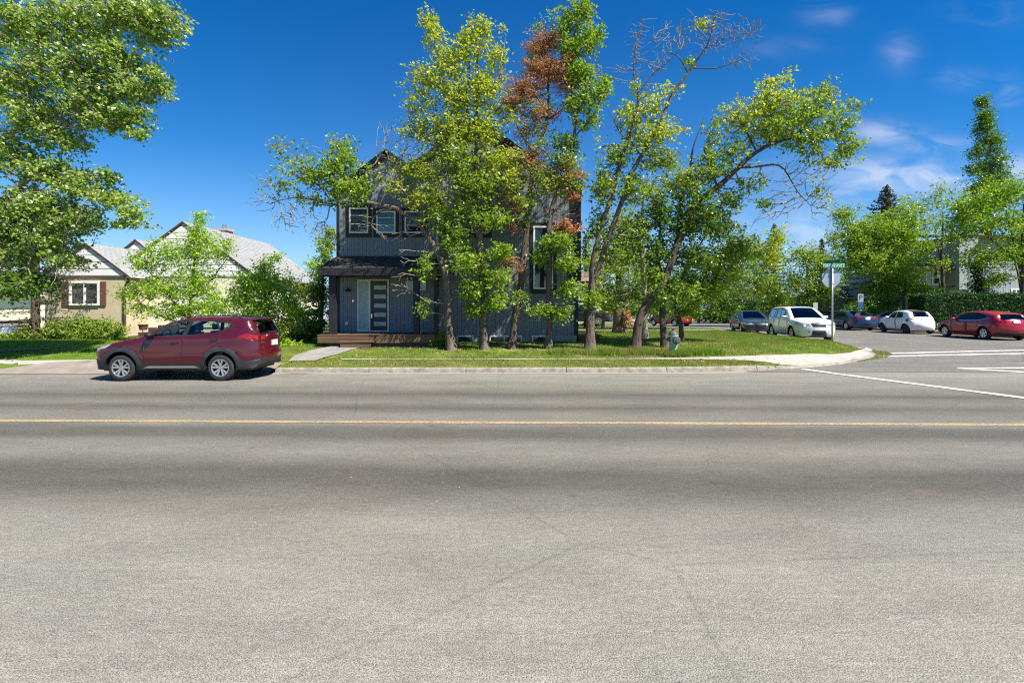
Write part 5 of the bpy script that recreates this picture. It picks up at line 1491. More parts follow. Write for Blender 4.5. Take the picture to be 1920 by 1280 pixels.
# ---- crossover (the maroon car at the kerb)
def roof_strip(nm, a, b, ta, tb): return (nm, [(a, -ta), (a, ta), (b, tb), (b, -tb)])
CROSS = dict(L=4.52, w=1.85, belt=1.22, wr=.362, tumble=.30, mirror_black=True, floor=.3, track=.02,
  sil=[(.32, .30), (.10, .32), (.03, .45), (.0, .62), (.03, .78), (.14, .90), (.42, 1.00), (.8, 1.09), (1.15, 1.165), (1.35, 1.21), (1.62, 1.36), (1.95, 1.55), (2.25, 1.66), (2.6, 1.72), (3.0, 1.74), (3.4, 1.74), (3.8, 1.725), (4.08, 1.70), (4.24, 1.665),
       (4.27, 1.62), (4.34, 1.47), (4.42, 1.31), (4.47, 1.22), (4.475, 1.0), (4.485, .82), (4.52, .74), (4.52, .60), (4.49, .46), (4.40, .34), (4.2, .30)],
  arches=[(.89, .372, .44), (3.56, .372, .44)],
  side=[('side_window', [(1.73, 1.215), (1.76, 1.29), (1.9, 1.40), (2.05, 1.49), (2.26, 1.585), (2.62, 1.63), (2.50, 1.255)]),
        ('side_window', [(2.63, 1.26), (2.735, 1.635), (3.36, 1.62), (3.49, 1.36), (3.35, 1.32)]),
        ('side_window', [(3.43, 1.60), (3.70, 1.585), (3.83, 1.52), (3.68, 1.43), (3.53, 1.375)]),
        ('pillar', [(1.66, 1.19), (1.72, 1.30), (1.88, 1.43), (2.05, 1.53), (2.25, 1.62), (2.66, 1.665), (3.36, 1.655), (3.72, 1.62), (3.90, 1.52), (3.70, 1.40), (3.5, 1.335), (2.6, 1.225)]),
        ('tail_light', [(3.99, 1.20), (4.17, 1.285), (4.30, 1.26), (4.45, 1.235), (4.45, 1.10), (4.28, 1.13), (4.1, 1.17)]),
        ('headlight', [(.06, .86), (.15, .895), (.42, .985), (.62, 1.02), (.45, .90), (.2, .83), (.05, .80)]),
        ('silver', [(1.45, .355), (1.62, .415), (2.85, .415), (3.0, .355)]),
        ('cladding', [(.30, .29), (.03, .31), (.0, .45), (-.01, .60), (.10, .60), (.28, .56), (.38, .62), (.42, .72), (.56, .85), (.75, .925), (1.0, .935), (1.22, .86), (1.36, .72), (1.45, .50), (1.52, .47), (2.95, .47), (3.03, .50), (3.12, .70), (3.27, .86), (3.48, .935), (3.72, .92), (3.95, .80), (4.06, .66), (4.16, .56), (4.3, .54), (4.53, .60), (4.55, .45), (4.42, .32), (4.2, .29), (2, .28)]),
        ('gap', line_poly([(2.50, .48), (2.52, .8), (2.52, 1.22)], .011)),
        ('gap', line_poly([(1.52, .48), (1.46, .8), (1.48, 1.15), (1.62, 1.2)], .011)),
        ('gap', line_poly([(3.08, .62), (3.22, .86), (3.45, 1.02), (3.5, 1.2), (3.56, 1.33)], .011))],
  strip=[roof_strip('windscreen', (1.36, 1.22), (2.2, 1.64), .93, .90),
         roof_strip('rear_window', (4.27, 1.60), (4.44, 1.29), .82, .88),
         ('tail_light', [((4.46, 1.24), -.99), ((4.46, 1.24), -.72), ((4.475, 1.10), -.76), ((4.475, 1.10), -.99)]), ('tail_light', [((4.46, 1.24), .99), ((4.46, 1.24), .72), ((4.475, 1.10), .76), ((4.475, 1.10), .99)]),
         ('reverse_lamp', [((4.468, 1.21), -.70), ((4.468, 1.20), -.5), ((4.47, 1.17), -.68)]), ('reverse_lamp', [((4.468, 1.21), .70), ((4.468, 1.20), .5), ((4.47, 1.17), .68)]),
         ('cladding', [((4.515, .57), -1.0), ((4.515, .57), 1.0), ((4.15, .30), 1.0), ((4.15, .30), -1.0)]),
         ('cladding', [((.01, .52), -1.0), ((.01, .52), 1.0), ((.32, .30), 1.0), ((.32, .30), -1.0)]),
         ('grille', [((.12, .88), -.6), ((.12, .88), .6), ((.01, .58), .5), ((.01, .58), -.5)]),
         ('gap', line_poly([(0, 0), (1, 0)], .01)) if False else ('gap', [((4.483, .84), -.8), ((4.483, .84), .8), ((4.484, .825), .8), ((4.484, .825), -.8)])],
  crease=[(1.3, 1.13, 4.2, 1.20, .014), (1.5, .62, 3.1, .70, .018)],
  mirror=(1.72, 1.235), handles=[(2.33, 1.05), (3.36, 1.12)], plate=((4.475, .98), 0), seatx=2.0)
car, info = make_car('parked_suv', 'maroon compact suv parked at the kerb in front of the bungalow', -9.29, 13.85, .0, 1.2, CROSS, M['p_maroon'], cat='suv', glass='cargl', group=None, step=.06)
def on_tail(info, car, x, z, y, obj_b, dpt=.012): pass
# roof rails, spoiler lip, wiper, badge and lettering on the tail
Lc = info['Lc']
for sgn in (-1, 1):
    b = MB(); pts = []
    for x, z in ((2.3, 1.70), (2.45, 1.745), (3.0, 1.775), (3.6, 1.765), (3.95, 1.73), (4.05, 1.70)): pts.append((x - Lc, sgn * (.60), z))
    b.tube(pts, .014, 6); b.build('roof_rail', M['plastic'], car, smooth=True)
b = MB(); b.box(4.02 - Lc, 4.36 - Lc, -.56, .56, 1.655, 1.685); b.build('spoiler', M['p_maroon'], car, bevel=.012)
b = MB(); b.tube([(4.49 - Lc, .02, 1.27), (4.47 - Lc, .30, 1.33), (4.455 - Lc, .46, 1.35)], .012, 6); b.build('rear_wiper', M['black'], car)
b = MB()
for k in range(24):
    a = 2 * math.pi * k / 24; a2 = 2 * math.pi * (k + 1) / 24
    xx = 4.555 - Lc
    q = lambda aa, f, d: (xx + d, .065 * f * math.cos(aa), 1.135 + .036 * f * math.sin(aa))
    b.add([q(a, 1, .012), q(a2, 1, .012), q(a2, .8, .012), q(a, .8, .012), q(a, 1, -.02), q(a2, 1, -.02)], [(0, 1, 2, 3), (0, 4, 5, 1)])
for sg in (-1, 1): b.box(xx, xx + .012, sg * .022 - .006, sg * .022 + .006, 1.11, 1.16)
b.box(xx, xx + .012, -.022, .022, 1.13, 1.141)
b.build('badge', M['chrome'], car)
def letters(parent, text, loc, size, m, rx=90, rz=90, name='lettering', ext=.002):
    cu = bpy.data.curves.new('txt', 'FONT'); cu.body = text; cu.size = size; cu.extrude = ext; cu.align_x = 'CENTER'; cu.align_y = 'CENTER'
    t = bpy.data.objects.new('txt', cu); COL.objects.link(t)
    dg = bpy.context.evaluated_depsgraph_get()
    me = bpy.data.meshes.new_from_object(t.evaluated_get(dg))
    bpy.data.objects.remove(t)
    o = bpy.data.objects.new(name, me); COL.objects.link(o); me.materials.clear(); me.materials.append(m)
    o.parent = parent; o.location = loc; o.rotation_euler = (R(rx), 0, R(rz))
    return o
letters(car, 'TUCSON', (4.522 - Lc, -.50, 1.03), .075, M['chrome'])
letters(car, 'AWD', (4.522 - Lc, -.46, .87), .06, M['chrome'])
for sgn in (-1, 1):
    b = MB(); b.box(4.44 - Lc, 4.50 - Lc, sgn * .60 - .09, sgn * .60 + .09, .665, .70); b.build('reflector', M['tail'], car)

HATCH = dict(L=4.36, w=1.82, belt=.98, wr=.325, tumble=.42, sil=[(.32, .2), (.12, .2), (.0, .35), (0, .55), (.06, .68), (.3, .80), (.75, .91), (1.1, .98), (1.45, 1.17), (1.8, 1.34), (2.15, 1.44), (2.6, 1.48), (3.1, 1.46), (3.5, 1.41), (3.85, 1.34), (3.98, 1.30), (4.1, 1.16), (4.22, 1.02), (4.28, .9), (4.34, .72), (4.36, .58), (4.34, .4), (4.25, .25), (4.1, .21)],
  arches=[(.9, .33, .385), (3.55, .33, .385)],
  side=[('side_window', [(1.62, 1.0), (1.9, 1.22), (2.2, 1.35), (2.42, 1.38), (2.36, 1.0)]), ('side_window', [(2.46, 1.0), (2.50, 1.385), (3.0, 1.37), (3.2, 1.33), (3.15, 1.03)]), ('side_window', [(3.22, 1.05), (3.25, 1.32), (3.48, 1.26), (3.66, 1.15), (3.5, 1.1)]),
        ('chrome_trim', line_poly([(1.5, .975), (2.4, .975), (3.2, 1.015), (3.52, 1.075), (3.72, 1.15)], .03)),
        ('pillar', [(1.55, .99), (1.88, 1.25), (2.2, 1.38), (2.5, 1.415), (3.1, 1.39), (3.5, 1.28), (3.7, 1.15), (3.5, 1.09), (3.15, 1.01)]),
        ('tail_light', [(3.95, .93), (4.15, 1.0), (4.27, .97), (4.29, .84), (4.15, .84)]), ('headlight', [(.06, .66), (.35, .80), (.6, .84), (.4, .70), (.08, .60)]),
        ('cladding', [(4.1, .20), (4.25, .24), (4.37, .4), (4.2, .40), (4.05, .30)]),
        ('gap', line_poly([(2.42, .3), (2.42, .98)], .022)), ('gap', line_poly([(1.45, .3), (1.38, .7), (1.5, .96)], .022)), ('gap', line_poly([(3.1, .62), (3.25, .8), (3.25, 1.02)], .022))],
  strip=[roof_strip('windscreen', (1.14, 1.0), (2.05, 1.42), .92, .88), roof_strip('rear_window', (3.97, 1.29), (4.2, 1.03), .80, .88),
         ('tail_light', [((4.23, 1.0), -.98), ((4.23, 1.0), -.66), ((4.3, .85), -.74), ((4.3, .85), -.98)]), ('tail_light', [((4.23, 1.0), .98), ((4.23, 1.0), .66), ((4.3, .85), .74), ((4.3, .85), .98)]),
         ('cladding', [((4.35, .42), -.95), ((4.35, .42), .95), ((4.12, .21), .95), ((4.12, .21), -.95)]), ('gap', [((4.345, .66), -.8), ((4.345, .66), .8), ((4.347, .645), .8), ((4.347, .645), -.8)]),
         ('grille', [((.02, .62), -.5), ((.02, .62), .5), ((.02, .35), .55), ((.02, .35), -.55)])],
  crease=[(.8, .80, 4.2, .88, .012), (1.3, .42, 3.2, .50, .02)], mirror=(1.62, 1.02), handles=[(2.25, .86), (3.12, .9)], plate=((4.28, .88), 0), seatx=1.95, spokes=5)
MINI = dict(L=3.55, w=1.63, belt=.95, wr=.30, tumble=.34, sil=[(.28, .2), (.08, .21), (0, .35), (.01, .58), (.08, .75), (.3, .88), (.65, .97), (.9, 1.03), (1.15, 1.2), (1.45, 1.37), (1.75, 1.46), (2.1, 1.49), (2.5, 1.475), (2.8, 1.43), (3.0, 1.37), (3.15, 1.2), (3.3, 1.02), (3.42, .86), (3.52, .66), (3.55, .5), (3.52, .34), (3.42, .23), (3.28, .2)],
  arches=[(.66, .31, .35), (2.96, .31, .35)],
  side=[('side_window', [(1.3, 1.0), (1.42, 1.2), (1.62, 1.33), (1.85, 1.4), (1.95, 1.4), (1.95, .98)]), ('side_window', [(2.03, .99), (2.03, 1.4), (2.3, 1.39), (2.55, 1.33), (2.66, 1.12), (2.6, 1.02)]),
        ('tail_light', circ(3.12, .86, .105, 16)), ('headlight', circ(.24, .72, .10, 14)), ('gap', line_poly([(2.0, .3), (2.0, .97)], .022)), ('gap', line_poly([(1.05, .3), (1.0, .6), (1.2, .97)], .022)), ('cladding', [(1.03, .2), (1.03, .27), (2.6, .27), (2.6, .2)])],
  strip=[roof_strip('windscreen', (.93, 1.05), (1.6, 1.42), .9, .86), roof_strip('rear_window', (2.99, 1.37), (3.27, 1.06), .80, .86), ('dark_roof', [((2.6, 1.46), -.9), ((2.6, 1.46), .9), ((2.985, 1.38), .86), ((2.985, 1.38), -.86)]),
         ('chrome_trim', [((3.545, .56), -.8), ((3.545, .56), .8), ((3.55, .53), .8), ((3.55, .53), -.8)])],
  crease=[(.7, .78, 3.2, .86, .012)], mirror=(1.3, 1.0), handles=[(1.85, .85)], plate=((3.38, .9), 0), seatx=1.5, spokes=5)
VAN = dict(L=4.89, w=1.84, belt=1.10, wr=.355, tumble=.30, chrome_handles=False, sil=[(.35, .24), (.12, .24), (0, .36), (-.01, .55), (0, .75), (.05, .88), (.3, 1.0), (.75, 1.07), (1.15, 1.12), (1.5, 1.36), (1.85, 1.55), (2.2, 1.66), (2.6, 1.71), (3.2, 1.72), (3.9, 1.70), (4.35, 1.65), (4.55, 1.59), (4.66, 1.4), (4.76, 1.15), (4.83, .95), (4.88, .7), (4.88, .5), (4.8, .33), (4.65, .25)],
  arches=[(.93, .36, .42), (3.82, .36, .42)],
  side=[('side_window', [(1.72, 1.13), (2.0, 1.42), (2.3, 1.56), (2.6, 1.60), (2.55, 1.14)]), ('side_window', [(2.64, 1.14), (2.68, 1.605), (3.45, 1.60), (3.5, 1.15)]), ('side_window', [(3.6, 1.16), (3.55, 1.59), (4.1, 1.56), (4.4, 1.45), (4.3, 1.25), (4.1, 1.18)]),
        ('pillar', [(1.64, 1.11), (1.98, 1.46), (2.3, 1.60), (2.6, 1.64), (3.6, 1.635), (4.15, 1.60), (4.48, 1.46), (4.35, 1.22), (4.1, 1.145), (2.6, 1.12)]),
        ('headlight', [(.03, .92), (.25, .97), (.62, 1.0), (.5, .84), (.2, .78), (.03, .76)]), ('tail_light', [(4.5, 1.1), (4.78, 1.12), (4.82, .92), (4.6, .9)]),
        ('gap', line_poly([(2.6, .38), (2.6, 1.12)], .022)), ('gap', line_poly([(1.48, .38), (1.42, .8), (1.55, 1.09)], .022)), ('gap', line_poly([(3.3, .6), (3.45, .82), (3.55, 1.13)], .022)), ('fog_lamp', circ(.22, .48, .07, 12))],
  strip=[roof_strip('windscreen', (1.17, 1.135), (2.1, 1.63), .93, .90), roof_strip('rear_window', (4.58, 1.56), (4.74, 1.2), .84, .88), ('sunroof', [((2.45, 1.695), -.55), ((2.45, 1.695), .55), ((3.1, 1.72), .55), ((3.1, 1.72), -.55)]),
         ('headlight', [((.04, .88), -.99), ((.05, .89), -.66), ((0, .76), -.62), ((0, .76), -.99)]), ('headlight', [((.04, .88), .99), ((.05, .89), .66), ((0, .76), .62), ((0, .76), .99)]),
         ('bar', [((.02, .83), -.56), ((.02, .83), .56), ((.01, .795), .56), ((.01, .795), -.56)]), ('bar', [((.05, .88), -.05), ((.05, .88), .05), ((0, .71), .05), ((0, .71), -.05)]),
         ('grille', [((.05, .89), -.60), ((.05, .89), .60), ((0, .70), .54), ((0, .70), -.54)]),
         ('silver', [((-.01, .33 + .04), -.62), ((-.01, .37), .62), ((.1, .26), .6), ((.1, .26), -.6)]), ('cladding', [((-.01, .56), -.55), ((-.01, .56), .55), ((0, .38), .66), ((0, .38), -.66)]),
         ('fog_lamp', [((-.01, .52), -.9), ((-.01, .52), -.78), ((-.005, .44), -.78), ((-.005, .44), -.9)]), ('fog_lamp', [((-.01, .52), .9), ((-.01, .52), .78), ((-.005, .44), .78), ((-.005, .44), .9)])],
  crease=[(.9, 1.0, 4.6, 1.04, .012), (1.4, .6, 3.4, .62, .012)], mirror=(1.66, 1.16), handles=[(2.4, .98), (3.4, 1.0)], plate=((4.8, 1.0), 0), seatx=2.05)
SEDAN = dict(L=4.82, w=1.83, belt=.97, wr=.325, tumble=.42, sil=[(.3, .2), (.1, .21), (0, .34), (0, .52), (.05, .66), (.3, .77), (.9, .89), (1.3, .96), (1.65, 1.16), (2.0, 1.32), (2.35, 1.42), (2.8, 1.455), (3.2, 1.42), (3.6, 1.31), (3.95, 1.17), (4.2, 1.08), (4.55, 1.06), (4.7, 1.02), (4.76, .85), (4.81, .65), (4.82, .5), (4.79, .34), (4.7, .23), (4.5, .2)],
  arches=[(.95, .33, .385), (3.72, .33, .385)],
  side=[('side_window', [(1.75, 1.0), (2.05, 1.22), (2.3, 1.33), (2.6, 1.365), (2.58, 1.0)]), ('side_window', [(2.68, 1.0), (2.7, 1.365), (3.05, 1.34), (3.4, 1.22), (3.65, 1.08), (3.55, 1.02)]),
        ('pillar', [(1.68, .985), (2.02, 1.25), (2.3, 1.365), (2.7, 1.40), (3.1, 1.365), (3.45, 1.24), (3.74, 1.07), (3.55, 1.0)]),
        ('headlight', [(.05, .66), (.3, .75), (.62, .80), (.5, .68), (.2, .6), (.04, .58)]), ('tail_light', [(4.35, 1.0), (4.7, .98), (4.76, .84), (4.5, .84)]),
        ('gap', line_poly([(2.63, .3), (2.63, .98)], .022)), ('gap', line_poly([(1.5, .3), (1.45, .7), (1.6, .96)], .022)), ('gap', line_poly([(3.3, .62), (3.45, .8), (3.5, 1.0)], .022))],
  strip=[roof_strip('windscreen', (1.33, .98), (2.25, 1.40), .92, .88), roof_strip('rear_window', (3.3, 1.40), (4.1, 1.12), .84, .9),
         ('headlight', [((.06, .68), -.99), ((.07, .69), -.68), ((0, .56), -.66), ((0, .56), -.99)]), ('headlight', [((.06, .68), .99), ((.07, .69), .68), ((0, .56), .66), ((0, .56), .99)]),
         ('bar', [((.02, .60), -.5), ((.02, .60), .5), ((.01, .575), .5), ((.01, .575), -.5)]), ('grille', [((.05, .67), -.56), ((.05, .67), .56), ((0, .40), .5), ((0, .40), -.5)]),
         ('tail_light', [((4.72, .98), -.99), ((4.72, .98), -.58), ((4.77, .83), -.58), ((4.77, .83), -.99)]), ('tail_light', [((4.72, .98), .99), ((4.72, .98), .58), ((4.77, .83), .58), ((4.77, .83), .99)])],
  crease=[(.9, .82, 4.6, .9, .012), (1.4, .42, 3.4, .48, .015)], mirror=(1.72, 1.02), handles=[(2.45, .86), (3.35, .88)], plate=((4.76, .85), 0), seatx=2.1)
TRUCK = dict(L=5.8, w=2.0, belt=1.25, wr=.41, tumble=.26, floor=.45, sil=[(.35, .5), (.1, .5), (0, .6), (0, .9), (.05, 1.12), (.3, 1.2), (1.4, 1.27), (1.75, 1.55), (2.05, 1.8), (2.4, 1.9), (3.6, 1.9), (3.85, 1.82), (3.95, 1.34), (4.02, 1.32), (5.7, 1.32), (5.78, 1.28), (5.8, .9), (5.78, .58), (5.6, .5)],
  arches=[(1.0, .45, .5), (4.65, .45, .5)],
  side=[('side_window', [(1.95, 1.3), (2.2, 1.7), (2.8, 1.78), (2.8, 1.3)]), ('side_window', [(2.9, 1.3), (2.9, 1.78), (3.7, 1.76), (3.78, 1.3)]), ('tail_light', [(5.64, 1.24), (5.78, 1.24), (5.79, .95), (5.64, .95)]), ('headlight', [(.03, 1.05), (.5, 1.1), (.4, .85), (.02, .85)]),
        ('gap', line_poly([(2.85, .6), (2.85, 1.27)], .014)), ('gap', line_poly([(3.92, .6), (3.92, 1.3)], .014)), ('chrome_trim', circ(4.65, .45, .56, 40))],
  strip=[roof_strip('windscreen', (1.43, 1.29), (2.2, 1.84), .92, .9), ('rear_window', [((3.87, 1.75), -.8), ((3.87, 1.75), .8), ((3.94, 1.4), .8), ((3.94, 1.4), -.8)]), ('bed', [((4.08, 1.32), -.9), ((4.08, 1.32), .9), ((5.66, 1.32), .9), ((5.66, 1.32), -.9)])],
  crease=[], mirror=(1.95, 1.36), handles=[(2.7, 1.12), (3.65, 1.12)], seatx=2.4)

GRP = 'cars parked along the side street'
def ccar(nm, lab, X, Y, th, sp_, pm, **kw):
    return make_car(nm, lab, X, Y, roadz(X, Y) + .012, th, sp_, pm, group=GRP, **kw)
ccar('parked_minivan', 'white family van facing the corner beside the stop sign post', 15.45, 25.6, 79, VAN, M['p_white'], cat='minivan')
ccar('parked_sedan', 'dark slate sedan parked nose-out behind the white van', 15.95, 31.8, 76, SEDAN, M['p_slate'], cat='car')
ccar('parked_hatchback', 'bright red hatchback with bright wheels, seen from its rear corner', 25.85, 26.2, -98, HATCH, M['p_red'], cat='car')
ccar('parked_small_car', 'small white two-door car with black wheels in front of the red hatchback', 26.3, 31.7, -98, MINI, M['p_white'], cat='car', dark_rims=True)
ccar('parked_coupe', 'deep blue sedan ahead of the small white car', 26.3, 37.0, -99, SEDAN, M['p_navy'], cat='car')
ccar('parked_sedan', 'black car mostly hidden behind the white van bonnet', 29.4, 44.5, -100, SEDAN, M['p_black'], cat='car')
ccar('parked_sedan', 'silver car with only its roof showing behind the small white car', 31.2, 38.8, -60, SEDAN, M['p_silver'], cat='car')
ccar('parked_suv', 'silver blue suv far down the side street', 26.5, 60.5, -100, VAN, M['p_silver'], cat='suv')
ccar('parked_hatchback', 'white hatchback farthest down the side street', 28.2, 68, -100, HATCH, M['p_white'], cat='car')
ccar('parked_hatchback', 'red car glimpsed between two trunks beyond the lawn', 15.6, 47, -60, HATCH, M['p_red'], cat='car')
make_car('pickup_truck', 'black pickup truck parked behind the forked tree', 5.8, 42.5, lawnz(5, 42) + .03, 2, TRUCK, M['p_black'], cat='pickup')
make_car('parked_sedan', 'pale car hidden behind shrubs between the two houses', -12.9, 31.5, lawnz(-12, 31) + .03, 90, SEDAN, M['p_silver'], cat='car')

# ================================================================== STREET FURNITURE
# stop sign seen from behind, with two street-name blades on top
sx_, sy_ = X_(1560.5, 20.3), 20.3
sz0 = lawnz(sx_, sy_)
ss = empty('stop_sign', (sx_, sy_, sz0), 0, label='street corner post with the bare grey back of an octagonal stop sign', cat='sign')
b = MB(); b.tube([(0, 0, -.2), (0, 0, 3.24)], .036, 10); b.build('post', M['steel'], ss, smooth=True)
zc = Z_(521, 20.3) - sz0
b = MB(); b.prism([(.42 * math.cos(R(22.5 + 45 * k)) - .02, zc + .42 * math.sin(R(22.5 + 45 * k))) for k in range(8)], .045, .05)
sgm = noisy('sign_back', (.36, .42, .50), (.30, .36, .44), 5, .45, .05, 60, metal=.3)
b.build('sign_plate', sgm, ss)
b = MB(); b.prism([(.415 * math.cos(R(22.5 + 45 * k)) - .02, zc + .415 * math.sin(R(22.5 + 45 * k))) for k in range(8)], .052, .055); rd = b.build('sign_face', mat('sign_red', (.45, .02, .03), .4), ss)
letters(rd, 'STOP', (-.02, .058, zc), .3, M['white'], 90, 180)
b = MB()
for dz in (-.25, .25): b.box(-.045, .045, -.045, .045, zc + dz - .02, zc + dz + .02)
b.build('bracket', M['steel'], ss)
gm = mat('sign_green', (.0, .23, .15), .45)
zb1 = Z_(498.5, 20.3) - sz0
b = MB(); b.box(-.43, .49, -.05, -.044, zb1 - .085, zb1 + .085); blade = b.build('name_blade', gm, ss)
b = MB(); b.box(-.43, .49, -.052, -.04, zb1 + .086, zb1 + .096); b.build('blade_edge', M['white'], blade)
letters(blade, 'CENTRE AVE E', (.03, -.053, zb1 - .003), .142, M['white'], 90, 0)
b = MB(); b.box(-.005, .005, -.4, .4, zb1 + .12, zb1 + .26); b.box(-.02, .02, -.04, .04, zb1 - .1, zb1 + .13); ob = b.build('name_blade', gm, ss); ob.rotation_euler = (0, 0, R(12))

# hydrant: green barrel, dark bonnet and caps
HX, HYY = X_(1262.5, 16.75), 16.75
hz0 = lawnz(HX, HYY) - .04
hy = empty('fire_hydrant', (HX, HYY, hz0), label='pale green fire hydrant with grey caps in tall grass near the kerb', cat='hydrant')
hg = noisy('hydrant_green', (.26, .48, .30), (.42, .58, .46), 7, .5, .2, 40); hd = noisy('hydrant_cap', (.07, .075, .08), (.12, .12, .13), 8, .5, .2, 40)
b = MB(); b.lathe([(0, -.1), (.17, -.1), (.17, .06), (.145, .08), (.135, .12), (.135, .66), (.165, .67), (.165, .72), (.15, .72)], 'z', (0, 0, 0), 24); b.build('barrel', hg, hy, smooth=False)
b = MB(); b.lathe([(.168, .722), (.168, .75), (.14, .80), (.09, .85), (.05, .87), (.05, .93), (0, .93)], 'z', (0, 0, 0), 20); b.build('bonnet', hd, hy)
b = MB(); b.lathe([(.125, -.13), (.125, -.20), (.115, -.205), (.115, -.25), (.05, -.255), (.05, -.29), (0, -.29)], 'y', (.05, 0, .52), 20); b.build('cap', hd, hy)
for sg in (-1, 1):
    b = MB(); b.lathe([(.075, sg * .13), (.075, sg * .2), (.04, sg * .205), (.035, sg * .24), (0, sg * .24)], 'x', (0, 0, .56), 16); b.build('cap', hd, hy)

# parking sign and a small grey sign by the side street
def small_sign(px, D, ytop, ybot, w, cols, label, gz0, text=None):
    x = X_(px, D); r = empty('parking_sign', (x, D, gz0), label=label, cat='sign')
    zt, zb = Z_(ytop, D) - gz0, Z_(ybot, D) - gz0
    b = MB(); b.tube([(0, 0, -.1), (0, 0, zt + .02)], .03, 8); b.build('post', M['steel'], r)
    b = MB(); b.box(-w / 2, w / 2, -.045, -.035, zb, zt); p = b.build('sign_plate', cols[0], r)
    if len(cols) > 1:
        b = MB(); b.box(-w / 2 + .004, w / 2 - .004, -.05, -.046, zb + .004, zb + (zt - zb) * .45); b.build('lower_panel', cols[1], r)
    if text: letters(p, text, (0, -.052, zb + (zt - zb) * .72), (zt - zb) * .5, mat('sign_ink', (.03, .03, .04), .5), 90, 0)
    return r
small_sign(1613, 36.5, 551, 578, .42, [mat('sign_pale', (.34, .36, .38), .5), mat('sign_blue', (.03, .10, .24), .4)], 'white and blue parking sign above the blue sedan', .35, 'P')
small_sign(1528.5, 38, 567, 581, .36, [mat('sign_grey', (.4, .42, .42), .5)], 'small pale sign on a post behind the white van', .35)

# ================================================================== FAR BUILDINGS AND TREES
def simple_house(name, label, D, x0, x1, yb, ye_, depth, wallm, roofm, ridge, base=.1, wins=(), over=.4, doorx=None, axis='x', winm='winglass'):
    X0, X1 = X_(x0, D), X_(x1, D); zb, ze = base, Z_(ye_, D)
    org = ((X0 + X1) / 2, D, base)
    r = empty(name, org, label=label, cat='house')
    L = lambda x, y, z: (x - org[0], y - org[1], z - org[2])
    b = MB(); b.box(X0 - org[0], X1 - org[0], 0, depth, -.3, ze - base); b.build('wall', M[wallm], r)
    zr = Z_(ridge, D)
    if axis == 'x':
        ym = D + depth / 2
        roof_slab('roof', (X0 - over, D - over, ze - .1), (X1 + over, D - over, ze - .1), (X1 + over, ym, zr), (X0 - over, ym, zr), .15, [M[roofm], M['white']], r)
        roof_slab('roof', (X0 - over, D + depth + over, ze - .1), (X1 + over, D + depth + over, ze - .1), (X1 + over, ym, zr), (X0 - over, ym, zr), .15, [M[roofm], M['white']], r)
        for xx in (X0, X1): 
            b = MB(); b.add([L(xx, D, ze), L(xx, D + depth, ze), L(xx, ym, zr - .1)], [(0, 1, 2)]); b.build('gable', M[wallm], r)
    else:
        xm = (X0 + X1) / 2
        roof_slab('roof', (X0 - over, D - over, ze - .1), (X0 - over, D + depth, ze - .1), (xm, D + depth, zr), (xm, D - over, zr), .15, [M[roofm], M['white']], r)
        roof_slab('roof', (X1 + over, D - over, ze - .1), (X1 + over, D + depth, ze - .1), (xm, D + depth, zr), (xm, D - over, zr), .15, [M[roofm], M['white']], r)
        b = MB(); b.prism([(X0 - org[0], ze - base), (X1 - org[0], ze - base), (xm - org[0], zr - base - .1)], .01, .2); b.build('gable', M[wallm], r)
    for (a, c, t, d) in wins: window(r, org, X_(a, D), X_(c, D), D, Z_(d, D), Z_(t, D), .09, gl=winm, vbars=(.5,))
    if doorx: 
        b = MB(); b.box(X_(doorx, D) - org[0], X_(doorx, D) + .95 - org[0], -.06, 0, .1, 2.2); b.build('door', M['brown'], r)
    return r, org
# grey two-storey house on the right
GD = 44.0
go = (X_(1850, GD), GD, .2)
gh = empty('house', go, label='pale grey two-storey house behind the hedge on the right', cat='house')
M['siding_grey'] = siding_mat('grey_vertical_siding', (.36, .38, .44), .22, 0, .7)
gx_ = lambda px, D=GD: X_(px, D) - go[0]
gz2 = lambda py, D=GD: Z_(py, D) - go[2]
b = MB(); b.box(gx_(1781), gx_(2050), 0, 10, -.3, gz2(444)); b.build('wall', M['siding_grey'], gh)
b = MB(); b.box(gx_(1720), gx_(1781) - .01, .4, 9, -.3, gz2(502)); b.build('wing_wall', M['siding_grey'], gh)
b = MB(); b.box(gx_(1797, 43.2), gx_(1832, 43.2), -.9, -.001, gz2(543, 43.2), gz2(446, 43.2)); b.build('bay', noisy('bay_green_grey', (.36, .40, .40), (.30, .34, .34), 3, .6, .1, 20), gh)
roof_slab('roof', (X_(1768, GD), GD - .9, Z_(444, GD)), (X_(2080, GD), GD - .9, Z_(444, GD)), (X_(2080, GD), GD + 5, Z_(410, GD)), (X_(1778, GD), GD + 5, Z_(425, GD)), .2, [M['shingle_brown'], M['brown']], gh)
roof_slab('wing_roof', (X_(1712, GD), GD - .5, Z_(503, GD)), (X_(1790, GD), GD - .5, Z_(498, GD)), (X_(1790, GD), GD + 4, Z_(488, GD)), (X_(1712, GD), GD + 4, Z_(492, GD)), .25, [M['shingle_brown'], M['brown']], gh)
window(gh, go, X_(1742, GD), X_(1768, GD), GD + .4, Z_(534, GD), Z_(508, GD), .12, bars=(.5,), vbars=(.5,))
for (a, c, t, d) in ((1895, 1914, 541, 556), (1905, 1935, 462, 490), (1850, 1872, 470, 500)): window(gh, go, X_(a, GD), X_(c, GD), GD, Z_(d, GD), Z_(t, GD), .12, vbars=(.5,))
simple_house('house', 'low house with a brown shingle roof behind the parking sign', 52, 1585, 1690, 600, 556, 9, 'dark_brick', 'shingle_brown', 528, wins=((1600, 1620, 566, 580), (1650, 1670, 566, 580)))
simple_house('house', 'small peach house with a brown roof behind the pickup', 56, 1066, 1128, 600, 530, 8, 'stucco_cream', 'shingle_brown', 510, wins=((1085, 1100, 548, 562),))
